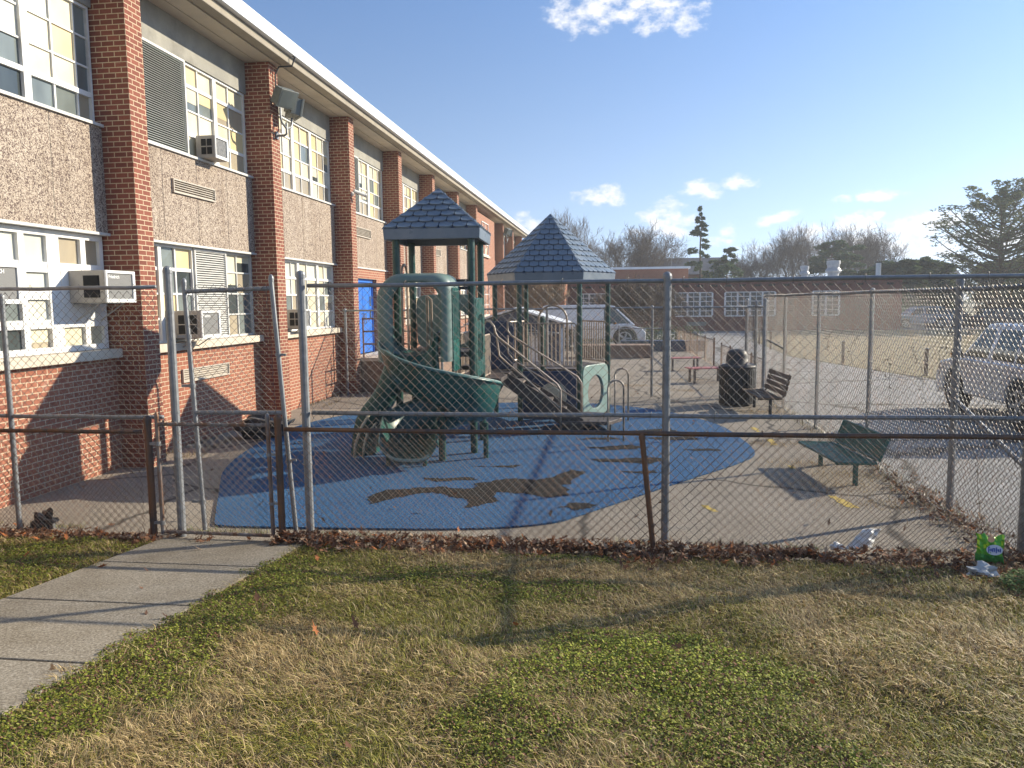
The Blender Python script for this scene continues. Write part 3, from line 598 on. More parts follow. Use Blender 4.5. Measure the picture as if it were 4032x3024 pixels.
# ================================================================ FENCES
def mesh_panel(name, mat, parent, o, u, L_, z0, z1, cell=.08, r=.0031, lean=0, sag=0, seed=0, tiez=(), tside=1):
    rr = random.Random(seed); u = Vector(u).normalized(); w = Vector((-u.y, u.x, 0)); o = Vector(o)
    V = []; F = []; n = int(round(L_ / cell * 2)); rows = int(round((z1 - z0) / (cell / 2)))
    hz = (z1 - z0) / rows
    ph = rr.random() * 6; NS = 3
    def wobble(x, z): return (.010 * math.sin(x * 2.1 + ph) + .006 * math.sin(x * 5.3 + z * 4 + ph)) * sag + .004 * math.sin(z * 9 + x * 3.1 + ph)
    for i in range(n + 1):
        pts = []
        for j in range(rows + 1):
            side = 1 if ((i + j) % 2) else -1
            x = i * cell * .5 + side * cell * .25
            x = min(max(x, 0), L_); z = z0 + j * hz
            if j == rows: z += .006
            if j == 0 and rr.random() < .5: z -= .02
            off = (.0032 if (i + j) % 2 else -.0032) + wobble(i * cell * .5, z)
            pts.append(o + u * (x + lean * (z - z0)) + w * off + Vector((0, 0, z)))
        b = len(V)
        for j, p in enumerate(pts):
            for k in range(NS):
                a = 2 * PI * k / NS + .3; V.append(p + (u * math.cos(a) * .8 + Vector((0, 0, .6 * math.cos(a))) * 0 + w * math.sin(a)) * r)
        for j in range(rows):
            for k in range(NS):
                k2 = (k + 1) % NS; F.append((b + j * NS + k, b + j * NS + k2, b + (j + 1) * NS + k2, b + (j + 1) * NS + k))
    mb = MB(); mb.v = [tuple(v) for v in V]; mb.f = F; mb.m = [0] * len(F)
    for zt in tiez:      # wire ties that knot the mesh to the rails
        d = .2
        while d < L_:
            c = o + u * d; c.z = zt; k = -w if tside > 0 else w
            mb.tube([c + Vector((0, 0, -.034)), c - k * -.004 + Vector((0, 0, .012)), c - k * .02 + Vector((0, 0, .034)) + u * .01, c - k * .05 + u * .015 + Vector((0, 0, .01))], .0022, 4); d += rr.uniform(.3, .55)
    return mb.build(name, mat, parent, smooth=True)
def cap_prof(r): return [(r * 1.15, -.03), (r * 1.15, .0), (r * 1.0, .018), (r * .5, .032), (.002, .036)]
def fence(label, o, u, L_, h, posts, rails, mats=('galv', 'wire'), cell=.08, z0=.03, pr=.032, rr_=.022, group=None, sag=1, caps=True, seed=0, ties=True, name='chain_link_fence', wire_r=.0031, lean=None, meshL=None):
    """posts: list of (distance, radius, height)"""
    t = empty(name, label, 'fence', group, loc=(o[0], o[1], 0)); U = Vector((u[0], u[1], 0)).normalized(); Wd = Vector((-U.y, U.x, 0))
    for i, (d, r, ph) in enumerate(posts):
        b = MB(); p = U * d; ln = (lean or {}).get(i, 0)
        b.tube([p + Vector((0, 0, -.05)), p + U * ln + Vector((0, 0, ph))], r, 12)
        if caps: b.lathe(p + U * ln + Vector((0, 0, ph)), cap_prof(r), 12)
        if ties:
            for zz in [.25 + .45 * q for q in range(int(ph / .45))]: b.lathe(p + U * ln * zz / ph + Vector((0, 0, zz)), [(r + .0035, -.01), (r + .0035, .01)], 12)
        b.build('post', M[mats[0]], t, smooth=False)
    for z, r in rails:
        b = MB(); s0 = 0 if not meshL else meshL[0]; s1 = L_ if not meshL else meshL[1]
        b.tube([U * (s0 + (s1 - s0) * i / 8) + Vector((0, 0, z + .004 * math.sin(i * 2.2 + z))) + Wd * .0 for i in range(9)], r, 10); b.build('rail', M[mats[0]], t, smooth=True)
    off = Wd * (-rr_ - .004) if U.x > 0 else Wd * (rr_ + .004)
    s0, s1 = meshL or (0, L_)
    mesh_panel('chain_link_mesh', M[mats[1]], t, off + U * s0, U, s1 - s0, z0, h, cell, wire_r, sag=sag, seed=seed, tiez=[q[0] for q in rails] if ties else (), tside=1 if U.x > 0 else -1)
    return t
# tall front fence, right of the gate
fence('tall galvanised fence section from the gate post rightwards across the playground front', (-2.70, 6.5), (1, 0), 7.2, 2.235, [(0, .036, 2.36), (3.12, .033, 2.30), (6.0, .033, 2.30)], [(2.26, .018), (1.15, .019)], seed=1, meshL=(.06, 7.1))
fence('tall galvanised fence section left of the gate in front of the school windows', (-3.93, 6.5), (-1, 0), 2.4, 2.235, [(0, .036, 2.42), (1.64, .024, 2.2)], [(2.27, .017), (1.10, .018)], seed=2, meshL=(.12, 2.4))
# short rusty fence in front of it
fence('short rusty fence section right of the walk with a leaning post', (-2.91, 6.38), (1, 0), 7.4, 1.02, [(0, .030, 1.12), (3.24, .023, 1.0), (6.2, .023, 1.0)], [(1.02, .020)], ('rust', 'wire_rust'), seed=3, name='short_chain_link_fence', z0=.02, lean={1: -.11}, meshL=(.06, 7.4), sag=1.6)
fence('short rusty fence section left of the walk on the lawn edge', (-4.13, 6.38), (-1, 0), 2.4, 1.0, [(0, .031, 1.10)], [(.985, .019)], ('rust', 'wire_rust'), seed=4, name='short_chain_link_fence', z0=.02, meshL=(.06, 2.4))
# gates
def gate(name, label, TL, TR, BL, BR, mids, r, mats, cell=.08, seed=0, extra=()):
    t = empty(name, label, 'gate', loc=(0, 0, 0)); TL, TR, BL, BR = map(Vector, (TL, TR, BL, BR))
    b = MB(); b.tube([BL, TL + (TL - BL).normalized() * .04], r, 10); b.lathe(TL + Vector((0, 0, .04)), cap_prof(r), 10); b.build('stile', M[mats[0]], t)
    b = MB(); b.tube([BR, TR + (TR - BR).normalized() * .04], r, 10); b.lathe(TR + Vector((0, 0, .04)), cap_prof(r), 10); b.build('stile', M[mats[0]], t)
    for f in mids:
        b = MB(); b.tube([BL.lerp(TL, f), BR.lerp(TR, f)], r * .9, 10); b.build('rail', M[mats[0]], t)
    w = (TR - TL).length
    o = mesh_panel('chain_link_mesh', M[mats[1]], t, Vector((BL.x + .03, BL.y - r - .004, 0)), (1, 0, 0), w - .06, BL.z + .02, TL.z + .01, cell, seed=seed, lean=(TL.x - BL.x) / (TL.z - BL.z))
    for f in extra:
        b = MB(); c = BL.lerp(TL, f); b.lathe(c, [(r + .007, -.018), (r + .007, .018)], 12); b.box(c.x - .10, c.x, c.y - .012, c.y + .012, c.z - .012, c.z + .012); b.build('hinge', M['galv'], t)
    for f in (.3, .72):
        b = MB(); c = BR.lerp(TR, f); b.lathe(c, [(r + .006, -.012), (r + .006, .012)], 12); b.box(c.x, c.x + .07, c.y - .006, c.y + .006, c.z - .01, c.z + .01); b.build('clamp', M['galv'], t)
    return t
gate('tall_gate', 'tall narrow galvanised gate leaf of wire mesh in front of the playground', (-3.775, 6.49, 2.27), (-2.965, 6.49, 2.29), (-3.70, 6.49, .07), (-2.83, 6.49, .06), (.98, .49), .021, ('galv', 'wire'), seed=8, extra=(.12, .35, .6, .8))
gate('short_gate', 'short walk gate of wire mesh between two rusty posts', (-4.035, 6.37, 1.09), (-3.0, 6.37, 1.09), (-4.035, 6.37, .06), (-2.99, 6.37, .05), (.97, .02), .018, ('galv_rusty', 'wire'), seed=9, extra=(.1, .8))
# side fence along x = 3.25
sf = fence('tall side fence between the playground and the parking drive', (3.25, 6.56), (0, 1), 11.1, 2.2, [(0.02, .033, 2.26), (1.39, .033, 2.26), (3.94, .029, 2.2), (6.54, .029, 2.16), (9.04, .029, 2.1), (11.0, .033, 2.06)], [(2.18, .018)], seed=11, name='side_chain_link_fence')
for P in (((0, .06, .75), (0, 1.37, 1.12)), ((0, 9.06, 1.15), (0, 10.94, 1.25))):
    b = MB(); b.tube(P, .02, 8); b.build('brace', M['galv'], sf)
# far cross fence
fence('tall far fence across the back of the playground behind both playset roofs', (-6.2, 17.3), (1, 0), 9.3, 1.92, [(.05, .03, 1.97), (2.3, .03, 1.97), (4.7, .03, 1.97), (7.0, .03, 1.97), (9.2, .035, 2.05)], [(1.95, .02)], seed=12, name='cross_chain_link_fence', ties=False)
t = fence('narrow gate frame in the corner beyond the trash can', (3.1, 16.9), (-.25, 1), .9, 1.95, [(0, .035, 2.1), (.9, .035, 2.1)], [(1.95, .018), (.1, .018)], seed=13, name='corner_gate', ties=False); t['category'] = 'gate'
# low fences beyond
fence('low dark fence section right behind the red benches', (3.35, 18.2), (-.02, 1), 6.2, .72, [(0.0, .028, .8), (1.5, .022, .78), (3.1, .022, .78), (4.6, .022, .78), (6.2, .022, .78)], [(.74, .014)], ('rust', 'wire_rust'), seed=14, name='low_chain_link_fence', group='low fences along the drive', ties=False, cell=.1)
fence('low dark fence section farther along the drive edge', (3.15, 25.6), (-.03, 1), 11.5, .8, [(0.0, .03, .88), (2, .025, .86), (4, .025, .86), (6, .025, .86), (8, .025, .86), (10, .025, .86), (11.4, .025, .86)], [(.82, .016)], ('rust', 'wire_rust'), seed=15, name='low_chain_link_fence', group='low fences along the drive', ties=False, cell=.1)
fence('low grey fence in front of the dark shrubs and white van', (-3.5, 31), (1, .15), 5.6, .95, [(0, .03, 1.1), (1.9, .03, 1.1), (3.7, .03, 1.1), (5.5, .03, 1.1)], [(1.0, .02)], ('galv', 'bench_green'), seed=16, name='garden_fence', ties=False, cell=.12)
# short marker posts along the field
mk = None
for i, (x, y) in enumerate(((6.75, 38), (6.6, 31.5), (7.3, 26.3), (8.35, 22.3), (6.6, 34.5))):
    if mk is None:
        mk = empty('field_post', None, 'post', 'short posts along the field edge'); b = MB(); b.box(-.04, .04, -.04, .04, -.05, .72); b.build('shaft', M['wood'], mk, bevel=.008); b = MB(); b.box(-.045, .045, -.045, .045, .722, .75); b.build('cap', M['galv'], mk); o = mk
    else: o = copy_tree(mk)
    o.location = (x, y, 0); o['label'] = ['farthest short wooden post on the dry field edge', 'middle short wooden post of the five on the field edge', 'short wooden post second nearest on the field edge', 'nearest short wooden post on the field edge beside the silver car', 'short wooden post second farthest on the field edge'][i]

# ================================================================ PLAYSET
ps = empty('playset', 'green plastic and steel playset with two peaked roofs, spiral slide and stairs', 'playset', loc=(-1.8, 12.5, 0))
def Q_(mb, name, mat, parent=ps, **k): return W_(mb, name, mat, parent, **k)
def sub(mb, name, mat, parent, **k):   # sub-part in world coordinates under a world-coordinate part
    o = mb.build(name, mat, parent, **k); o.matrix_parent_inverse = Matrix.Translation((1.8, -12.5, 0)) if parent is ps else Matrix.Identity(4)
    return o
def shingle_face(mb, A, B, T, rows, tw, th=.026, seed=0, margin=.012):
    A, B, T = Vector(A), Vector(B), Vector(T); mid = (A + B) / 2; up_ = T - mid; uu = (B - A).normalized(); n = uu.cross(up_).normalized()
    Wd = (B - A).length; Hh = up_.length; ul = up_ / Hh; r = random.Random(seed)
    pt = lambda x, h, o=0: mid + uu * x + ul * h + n * o
    hw = lambda h: Wd / 2 * (1 - h / Hh) - margin
    for i in range(rows):
        h0 = Hh * i / rows + .004; h1 = min(Hh * (i + 1.12) / rows, Hh * .995); x = -Wd / 2 - tw * ((i % 2) * .5)
        while x < Wd / 2:
            xa, xb = x + .007, x + tw - .007; x += tw; lo0, lo1 = hw(h0), hw(h1)
            a0, b0 = max(xa, -lo0), min(xb, lo0); a1, b1 = max(xa, -lo1), min(xb, lo1)
            if b0 - a0 < .02: continue
            if b1 <= a1:
                m_ = max(-lo1, min(lo1, (a1 + b1) / 2)); a1 = b1 = m_
            rc = min(.22 * (b0 - a0), .035); t = th * r.uniform(.85, 1.1)
            top0 = [pt(a0, h0 + rc * .9, t), pt(a0 + rc * .4, h0 + rc * .25, t), pt(a0 + rc * 1.3, h0, t), pt(b0 - rc * 1.3, h0, t), pt(b0 - rc * .4, h0 + rc * .25, t), pt(b0, h0 + rc * .9, t)]
            low = [p - n * t for p in top0]; tp = [pt(b1, h1, .002), pt(a1, h1, .002)]
            mb.add(top0 + low + tp, [(0, 1, 2, 3, 4, 5, 12, 13)] + [(k, 6 + k, 7 + k, k + 1) for k in range(5)] + [(5, 11, 12), (0, 13, 6)])
def play_roof(name, C, verts, ze, zf, apex, rows, tw, seam=False):
    C = Vector(C); T = C + Vector((0, 0, apex)); n = len(verts)
    base = MB(); E = [C + Vector((x, y, zf)) for x, y in verts]; F = [C + Vector((x * .985, y * .985, ze)) for x, y in verts]
    b = len(base.v); base.add(E + [T], [(i, (i + 1) % n, n) for i in range(n)])
    root = Q_(base, name, M['navy_dark'])
    fb = MB(); In = [C + Vector((x * .93, y * .93, ze + .0)) for x, y in verts]; In2 = [C + Vector((x * .93, y * .93, zf - .02)) for x, y in verts]
    fb.add(E + F + In + In2, [(i, n + i, n + (i + 1) % n, (i + 1) % n) for i in range(n)] + [(n + i, 2 * n + i, 2 * n + (i + 1) % n, n + (i + 1) % n) for i in range(n)] + [(2 * n + i, 3 * n + i, 3 * n + (i + 1) % n, 2 * n + (i + 1) % n) for i in range(n)])
    sub(fb, 'fascia', M['navy'], root, bevel=.008)
    sh = MB()
    for i in range(n): shingle_face(sh, E[i], E[(i + 1) % n], T, rows, tw, seed=i)
    sub(sh, 'shingles', M['navy'], root)
    rg = MB()
    for i in range(n): rg.tube([E[i] + Vector((0, 0, .004)), T + Vector((0, 0, .005))], .014, 6)
    if seam:
        for i in range(n): rg.tube([(E[i] + E[(i + 1) % n]) / 2 + Vector((0, 0, .012)), T + Vector((0, 0, .012))], .006, 4)
    sub(rg, 'ridge', M['navy'], root)
    return root
TC = Vector((-2.484, 11.026, 0)); TW = 1.035; TH = .049
def tp(sx, sy, k=1.0): # tower corner
    return (TC.x + (math.cos(TH) * sx - math.sin(TH) * sy) * TW / 2 * k, TC.y + (math.sin(TH) * sx + math.cos(TH) * sy) * TW / 2 * k)
tv = [((math.cos(TH) * sx - math.sin(TH) * sy) * .66, (math.sin(TH) * sx + math.cos(TH) * sy) * .66) for sx, sy in ((-1, -1), (1, -1), (1, 1), (-1, 1))]
play_roof('square_roof', TC, tv, 2.96, 3.10, 3.70, 7, .19)
for sx, sy in ((-1, -1), (1, -1), (1, 1), (-1, 1)):
    x, y = tp(sx, sy); mb = MB(); mb.tube([(x, y, 0), (x, y, 3.0)], .05, 14)
    for z in (1.38, 1.5, 2.3): mb.lathe((x, y, z), [(.056, -.03), (.056, .03)], 14)
    p = Q_(mb, 'post', M['green_post'], smooth=False)
mb = MB(); mb.box(TC.x - .5, TC.x + .5, TC.y - .5, TC.y + .5, 1.36, 1.43, rz=TH); Q_(mb, 'deck', M['brown_deck'], bevel=.01)
HC = Vector((-1.173, 14.396, 0)); HA = 1.04; HT = .047
hv = [(math.cos(HT + k * PI / 3), math.sin(HT + k * PI / 3)) for k in range(6)]
play_roof('hexagonal_roof', HC, [(x * (HA + .14), y * (HA + .14)) for x, y in hv], 2.47, 2.60, 3.68, 11, .165, True)
HV = [(HC.x + x * HA, HC.y + y * HA) for x, y in hv]
for i, (x, y) in enumerate(HV):
    mb = MB(); mb.tube([(x, y, 0), (x, y, 2.52)], .046, 14); mb.lathe((x, y, .95), [(.052, -.05), (.052, .05)], 14); Q_(mb, 'post', M['green_post'])
mb = MB(); mb.prism([(x * .97 * HA, y * .97 * HA) for x, y in hv], (HC.x, HC.y, .87), (1, 0, 0), (0, 1, 0), (0, 0, 1), .065); Q_(mb, 'deck', M['brown_deck'])
def barrier(A, B, z0, z1, n, name='barrier', r=.011, slope=0):
    A = Vector((*A, 0)); B = Vector((*B, 0)); mb = MB(); d = (B - A).normalized(); A = A + d * .06; B = B - d * .06
    mb.tube([A + Vector((0, 0, z0)), A + Vector((0, 0, z1 - .03)), A + d * .03 + Vector((0, 0, z1)), B - d * .03 + Vector((0, 0, z1 + slope)), B + Vector((0, 0, z1 - .03)), B + Vector((0, 0, z0))], .014, 8)
    mb.tube([A + Vector((0, 0, z0 + .03)), B + Vector((0, 0, z0 + .03))], .014, 8)
    for i in range(1, n): p = A.lerp(B, i / n); mb.tube([p + Vector((0, 0, z0 + .03)), p + Vector((0, 0, z1))], r, 6)
    return Q_(mb, name, M['tan_pole'])
barrier(HV[4], HV[5], .96, 1.73, 13); barrier(HV[0], HV[1], .96, 1.73, 11); barrier(HV[2], HV[3], .96, 1.73, 11)
mid = ((HV[4][0] + HV[5][0]) / 2 - .12, (HV[4][1] + HV[5][1]) / 2 + .04); mb = MB(); mb.tube([(mid[0], mid[1], .9), (mid[0], mid[1], 1.82)], .045, 12); mb.lathe((mid[0], mid[1], 1.82), cap_prof(.044), 12); Q_(mb, 'short_post', M['green_post'])
# back arch hoop
a, b = Vector((*HV[1], 0)), Vector((*HV[2], 0)); c = (a + b) / 2; d = (b - a).normalized()
mb = MB(); mb.tube([c - d * .28 + Vector((0, 0, .95))] + [c + d * (.28 * math.cos(t)) * -1 + Vector((0, 0, 1.75 + .28 * math.sin(t))) for t in [PI * i / 10 for i in range(11)]] + [c + d * .28 + Vector((0, 0, .95))], .018, 8); Q_(mb, 'arch_hoop', M['tan_pole'])
# dark board with beige porthole disc under the front edge
def panel_frame(A, B, z0, z1, t=.03):
    A, B = Vector((*A, z0)), Vector((*B, z0)); d = (B - A).normalized(); L_ = (B - A).length; return A + d * .05, d, L_ - .1, Vector((0, 0, 1)), d.cross(Vector((0, 0, 1)))
o, d, w, z_, nn = panel_frame(HV[4], HV[5], .06, .93)
mb = MB(); mb.prism([(0, 0), (w, 0), (w, .84), (0, .84)], o + nn * .0, d, z_, nn, .03); Q_(mb, 'play_panel', M['navy_dark'], bevel=.008)
mb = MB(); mb.lathe((0, 0, 0), [(.235, 0), (.245, .01), (.235, .02)], 28, 'Z'); mb.box(-.004, .004, -.23, .23, .02, .026); mb.lathe((0, 0, 0), [(.16, .02), (.15, .035)], 24)
pc = o + d * (w * .56) + z_ * .40 + nn * .031
o2 = mb.build('porthole_disc', M['beige'], ps); R3 = Matrix((d, z_, nn)).transposed().to_4x4(); o2.matrix_parent_inverse = Matrix.Translation((1.8, -12.5, 0)); o2.matrix_basis = Matrix.Translation(pc) @ R3
# teal panel with oval hole
def ell(cx, cy, rx, ry, n=32, ex=2.0, a0=0):
    P = []
    for i in range(n):
        t = 2 * PI * i / n + a0; c_, s_ = math.cos(t), math.sin(t)
        P.append((cx + rx * math.copysign(abs(c_) ** (2 / ex), c_), cy + ry * math.copysign(abs(s_) ** (2 / ex), s_)))
    return P
o, d, w, z_, nn = panel_frame(HV[5], HV[0], .05, .97)
mb = MB(); mb.ringprism(ell(w / 2, .47, w / 2, .46, 40, 7), ell(w / 2, .44, w * .30, .30, 40), o - nn * .02, d, z_, nn, .06); Q_(mb, 'hole_panel', M['teal_pale'], bevel=.012)
# landing, stairs and handrails
mb = MB(); mb.box(-2.45, -1.72, 11.7, 13.6, .88, .95); mb.box(-2.3, -1.95, 11.45, 11.75, 1.1, 1.16); Q_(mb, 'deck', M['brown_deck'], bevel=.008)
mb = MB(); NT = 5
for i in range(NT):
    x = -1.72 + i * .225; z = .95 - (i + 1) * .155
    mb.box(x, x + .25, 12.42, 12.98, z, z + .03)
    for y_ in (12.44, 12.955): mb.prism([(x + .02, z), (x + .23, z), (x + .13, z - .13)], (0, y_, 0), (1, 0, 0), (0, 0, 1), (0, 1, 0), .006)
Q_(mb, 'stair_treads', M['stair'] if 'stair' in M else M['brown_deck'])
for y in (12.38, 13.0):
    mb = MB(); mb.prism([(-1.80, .97), (-1.72, .97), (-.5, .22), (-.5, .03), (-.72, .03), (-1.80, .78)], (0, y, 0), (1, 0, 0), (0, 0, 1), (0, 1, 0), .025); Q_(mb, 'stair_stringer', M['brown_deck'])
for y, dx in ((12.33, 0), (13.06, .02)):
    mb = MB(); k = 1 + (y - 12.33) * .08
    pts = [(-2.08, 1.50), (-2.10, 1.72), (-2.05, 1.80), (-1.98, 1.80), (-1.92, 1.72), (-1.90, 1.62), (-1.86, 1.55), (-.92, .80), (-.86, .70), (-.86, .04)]
    if dx: pts = [(-1.66, 1.80), (-1.74, 1.84), (-1.80, 1.76), (-1.80, 1.62), (-1.74, 1.54), (-.62, .84), (-.56, .74), (-.56, .06)]
    mb.tube([(x, y, z) for x, z in pts], .017, 8)
    mb.tube([(-1.80 if dx else -1.88, y, 1.55), (-1.80 if dx else -1.84, y, 1.25), (-1.7, y, 1.12), (-.88 + (.3 if dx else 0), y, .42), (-.87 + (.3 if dx else 0), y, .42)], .015, 8)
    Q_(mb, 'handrail', M['tan_pole'], smooth=True)
mb = MB(); mb.prism([(-.86, 12.3), (-.1, 12.3), (.12, 12.75), (-.05, 13.3), (-.5, 13.45), (-.86, 13.2)], (0, 0, .14), (1, 0, 0), (0, 1, 0), (0, 0, 1), .06); mb.box(-.7, -.66, 12.5, 12.54, 0, .14); mb.box(-.1, -.06, 12.5, 12.54, 0, .14); mb.box(-.3, -.26, 13.2, 13.24, 0, .14); Q_(mb, 'low_deck', M['brown_deck'], bevel=.008)
for x0, y0 in ((-.10, 11.55), (.0, 13.6)):
    mb = MB(); mb.tube([(x0, y0, 0), (x0, y0, .82)] + [(x0 + .115 - .115 * math.cos(t), y0 + .02, .82 + .115 * math.sin(t)) for t in [PI * i / 8 for i in range(9)]] + [(x0 + .23, y0 + .04, .82), (x0 + .23, y0 + .04, 0)], .016, 8); Q_(mb, 'grab_hoop', M['tan_pole'], smooth=True)
# tower panels
def tower_panel(sa, sb, z0, z1): return panel_frame(tp(*sa), tp(*sb), z0, z1)
o, d, w, z_, nn = tower_panel((1, -1), (1, 1), 1.05, 2.2)
mb = MB(); mb.ringprism(ell(w / 2, .56, w / 2, .56, 40, 6), ell(w / 2, .55, w * .30, .33, 40, 6), o, d, z_, nn, .05)
for i in range(4): mb.prism([(w * (.24 + .15 * i), .22), (w * (.28 + .15 * i), .22), (w * (.28 + .15 * i), .88), (w * (.24 + .15 * i), .88)], o + nn * .01, d, z_, nn, .03)
mb.prism([(w * .25, .6), (w * .75, .6), (w * .75, .8), (w * .25, .8)], o + nn * .005, d, z_, nn, .03)
Q_(mb, 'slotted_panel', M['teal'], bevel=.008)
o, d, w, z_, nn = tower_panel((1, 1), (-1, 1), 1.43, 2.25)
mb = MB(); mb.ringprism(ell(w / 2, .40, w / 2, .40, 40, 7), ell(w * .32, .30, .20, .26, 40), o, d, z_, nn, .045); Q_(mb, 'hole_panel', M['teal_pale'], bevel=.01)
mb = MB(); x, y = -3.05, 11.15
mb.tube([(x, y - .16, 1.0), (x, y - .16, 2.5)] + [(x, y - .16 * math.cos(t), 2.5 + .16 * math.sin(t)) for t in [PI * i / 8 for i in range(9)]] + [(x, y + .16, 2.5), (x, y + .16, 1.0)], .02, 8)
Q_(mb, 'arch_hoop', M['tan_pole'], smooth=True)
mb = MB(); mb.tube([(-2.62, 10.75, 1.43), (-2.62, 10.75, 2.2)], .02, 8); mb.tube([(-2.56, 10.75, 1.43), (-2.56, 10.75, 2.15), (-2.62, 10.75, 2.2)], .016, 8); Q_(mb, 'grab_bar', M['tan_pole'])
mb = MB(); mb.box(-2.14, -1.98, 10.46, 10.5, 2.28, 2.32); mb.box(-2.14, -1.98, 10.46, 10.5, 2.38, 2.42); Q_(mb, 'bracket', M['black'])
# navy board and bars between the tower and the hexagon
mb = MB(); mb.prism(ell(.28, .40, .28, .42, 32, 7), (-2.30, 13.35, .96), (1, 0, 0), (0, 0, 1), (0, 1, 0), .05); Q_(mb, 'navy_panel', M['navy_dark'], bevel=.012)
barrier((-2.42, 11.6), (-2.42, 13.3), .95, 1.62, 14); barrier((-1.98, 11.6), (-1.98, 12.3), .95, 1.60, 6)
mb = MB(); mb.prism([(-.0, 0), (.75, 0), (.55, -.35), (.1, -.35)], (-2.4, 11.66, .9), (1, 0, 0), (0, 0, 1), (0, 1, 0), .03); Q_(mb, 'under_deck_panel', M['brown_deck'])

# ---- spiral slide (parts of the playset)
SC = Vector((-2.27, 9.98, 0)); SR = .42
path = []   # (pos, right vector, floor z, inner wall, outer wall)
for i in range(5):
    t = i / 4; path.append((Vector((SC.x - SR, 10.55 - .55 * t, 0)), Vector((-1, 0, 0)), 1.43 - .03 * t, .30, .34))
NA = 40
for i in range(1, NA + 1):
    a_ = PI + 2 * PI * i / NA; t = i / NA
    z = 1.40 - 1.20 * (t ** .56) if t > .02 else 1.40 - 1.20 * .02 ** .56 * t / .02
    path.append((SC + Vector((math.cos(a_), math.sin(a_), 0)) * SR, Vector((math.cos(a_), math.sin(a_), 0)), z, .24 if t < .85 else .24 + .14 * (t - .85) / .15, .34 + .13 * min(1, t * 8) if t < .8 else .47 - .07 * (t - .8) / .2))
for i in range(1, 7):
    t = i / 6; path.append((Vector((SC.x - SR + .10 * t, SC.y - .56 * t, 0)), Vector((-1, 0, 0)), .20 - .07 * t + (.0 if i < 6 else -.03), .38 - .16 * t * t, .40 - .18 * t * t))
def chute(path, hw=.36, n=14):
    mb = MB(); k = n + 5
    for (p, r_, z, hi, ho) in path:
        row = []
        row.append((-hw - .035, hi - .02)); row.append((-hw - .012, hi + .015)); row.append((-hw + .015, hi))
        for j in range(n):
            s = -1 + 2 * j / (n - 1); h = hi if s < 0 else ho
            row.append((hw * (.985 * s if abs(s) < 1 else s), h * abs(s) ** 4.2 * .93))
        row.append((hw + .005, ho + .012)); row.append((hw + .035, ho - .02))
        mb.v += [tuple(p + r_ * s + Vector((0, 0, z + h))) for s, h in row]
    m_ = len(mb.v) // len(path)
    mb.f = [(i * m_ + j, i * m_ + j + 1, (i + 1) * m_ + j + 1, (i + 1) * m_ + j) for i in range(len(path) - 1) for j in range(m_ - 1)]; mb.m = [0] * len(mb.f)
    return mb
sl = Q_(chute(path), 'spiral_slide', M['teal'], smooth=True, solid=.022)
rim = MB(); rim.tube([p + r_ * .37 + Vector((0, 0, z + ho + .01)) for p, r_, z, hi, ho in path], .012, 8)
o_ = sub(rim, 'rim', M['teal_pale'], sl, smooth=True)
mb = MB(); lp = [Vector((SC.x - SR + .10 + s * .36, SC.y - .56, .13 + (.22 * abs(s) ** 4))) for s in [-1 + 2 * i / 16 for i in range(17)]]; mb.tube(lp[2:-2], .022, 8); sub(mb, 'exit_lip', M['teal_pale'], sl, smooth=True)  # paler plastic on the lip paints in its specular glint
for x, y, z, r_ in ((SC.x, SC.y, 1.0, .05), (-1.72, 10.2, .5, .035), (-2.9, 9.6, .2, .03), (-2.42, 9.62, .2, .03)):
    mb = MB(); mb.tube([(x, y, 0), (x, y, z)], r_, 10); Q_(mb, 'slide_support', M['green_post'])
# hood over the slide entrance
def rrect(x0, x1, z0, z1, rl, rr, n=10):
    P = [(x1, z0), (x1, z1 - rr)] + [(x1 - rr + rr * math.cos(t), z1 - rr + rr * math.sin(t)) for t in [PI / 2 * i / n for i in range(1, n)]] + [(x1 - rr, z1)]
    P += [(x0 + rl, z1)] + [(x0 + rl - rl * math.sin(t), z1 - rl + rl * math.cos(t)) for t in [PI / 2 * i / n for i in range(1, n)]] + [(x0, z1 - rl), (x0, z0)]
    return P
def hood():
    Y = 9.86
    n = 10
    outer = rrect(-3.09, -2.10, 1.34, 2.49, .34, .20, n); inner = rrect(-2.86, -2.25, 1.34, 2.37, .26, .24, n)
    mid_ = rrect(-3.05, -2.13, 1.34, 2.46, .32, .19, n)
    h = MB()
    loops = [(outer, 10.50), (outer, 9.98), (rrect(-3.075, -2.115, 1.34, 2.475, .335, .2, n), 9.91), (rrect(-3.03, -2.15, 1.34, 2.445, .32, .2, n), Y), (rrect(-2.92, -2.21, 1.34, 2.39, .28, .23, n), 9.835), (inner, 9.86), (rrect(-2.875, -2.235, 1.34, 2.38, .27, .24, n), 9.93), (rrect(-3.05, -2.135, 1.34, 2.455, .32, .19, n), 10.06), (rrect(-3.055, -2.135, 1.34, 2.455, .32, .19, n), 10.50)]
    k = len(outer)
    for L_, y in loops: h.v += [(x, y + (0 if y > 10.2 else .10 * ((-2.1 - x) / 1.0) * -1 + .05), z) for x, z in L_]
    for a_ in range(len(loops) - 1):
        for j in range(k - 1): h.f.append((a_ * k + j, a_ * k + j + 1, (a_ + 1) * k + j + 1, (a_ + 1) * k + j))
    h.m = [0] * len(h.f); return h
hd = Q_(hood(), 'slide_hood', M['teal_hood'] if 'teal_hood' in M else M['teal_pale'], smooth=True)
mb = MB()
for i in range(8):
    y = 10.04 + i * .052; mb.box(-2.106, -2.086, y, y + .03, 1.62, 2.26 - .0 * i)
sub(mb, 'hood_ribs', M['teal'], hd, bevel=.006)
mb = MB(); mb.box(-2.125, -2.093, 9.99, 10.48, 1.2, 2.3); sub(mb, 'side_wall', M['teal'], hd, bevel=.01)
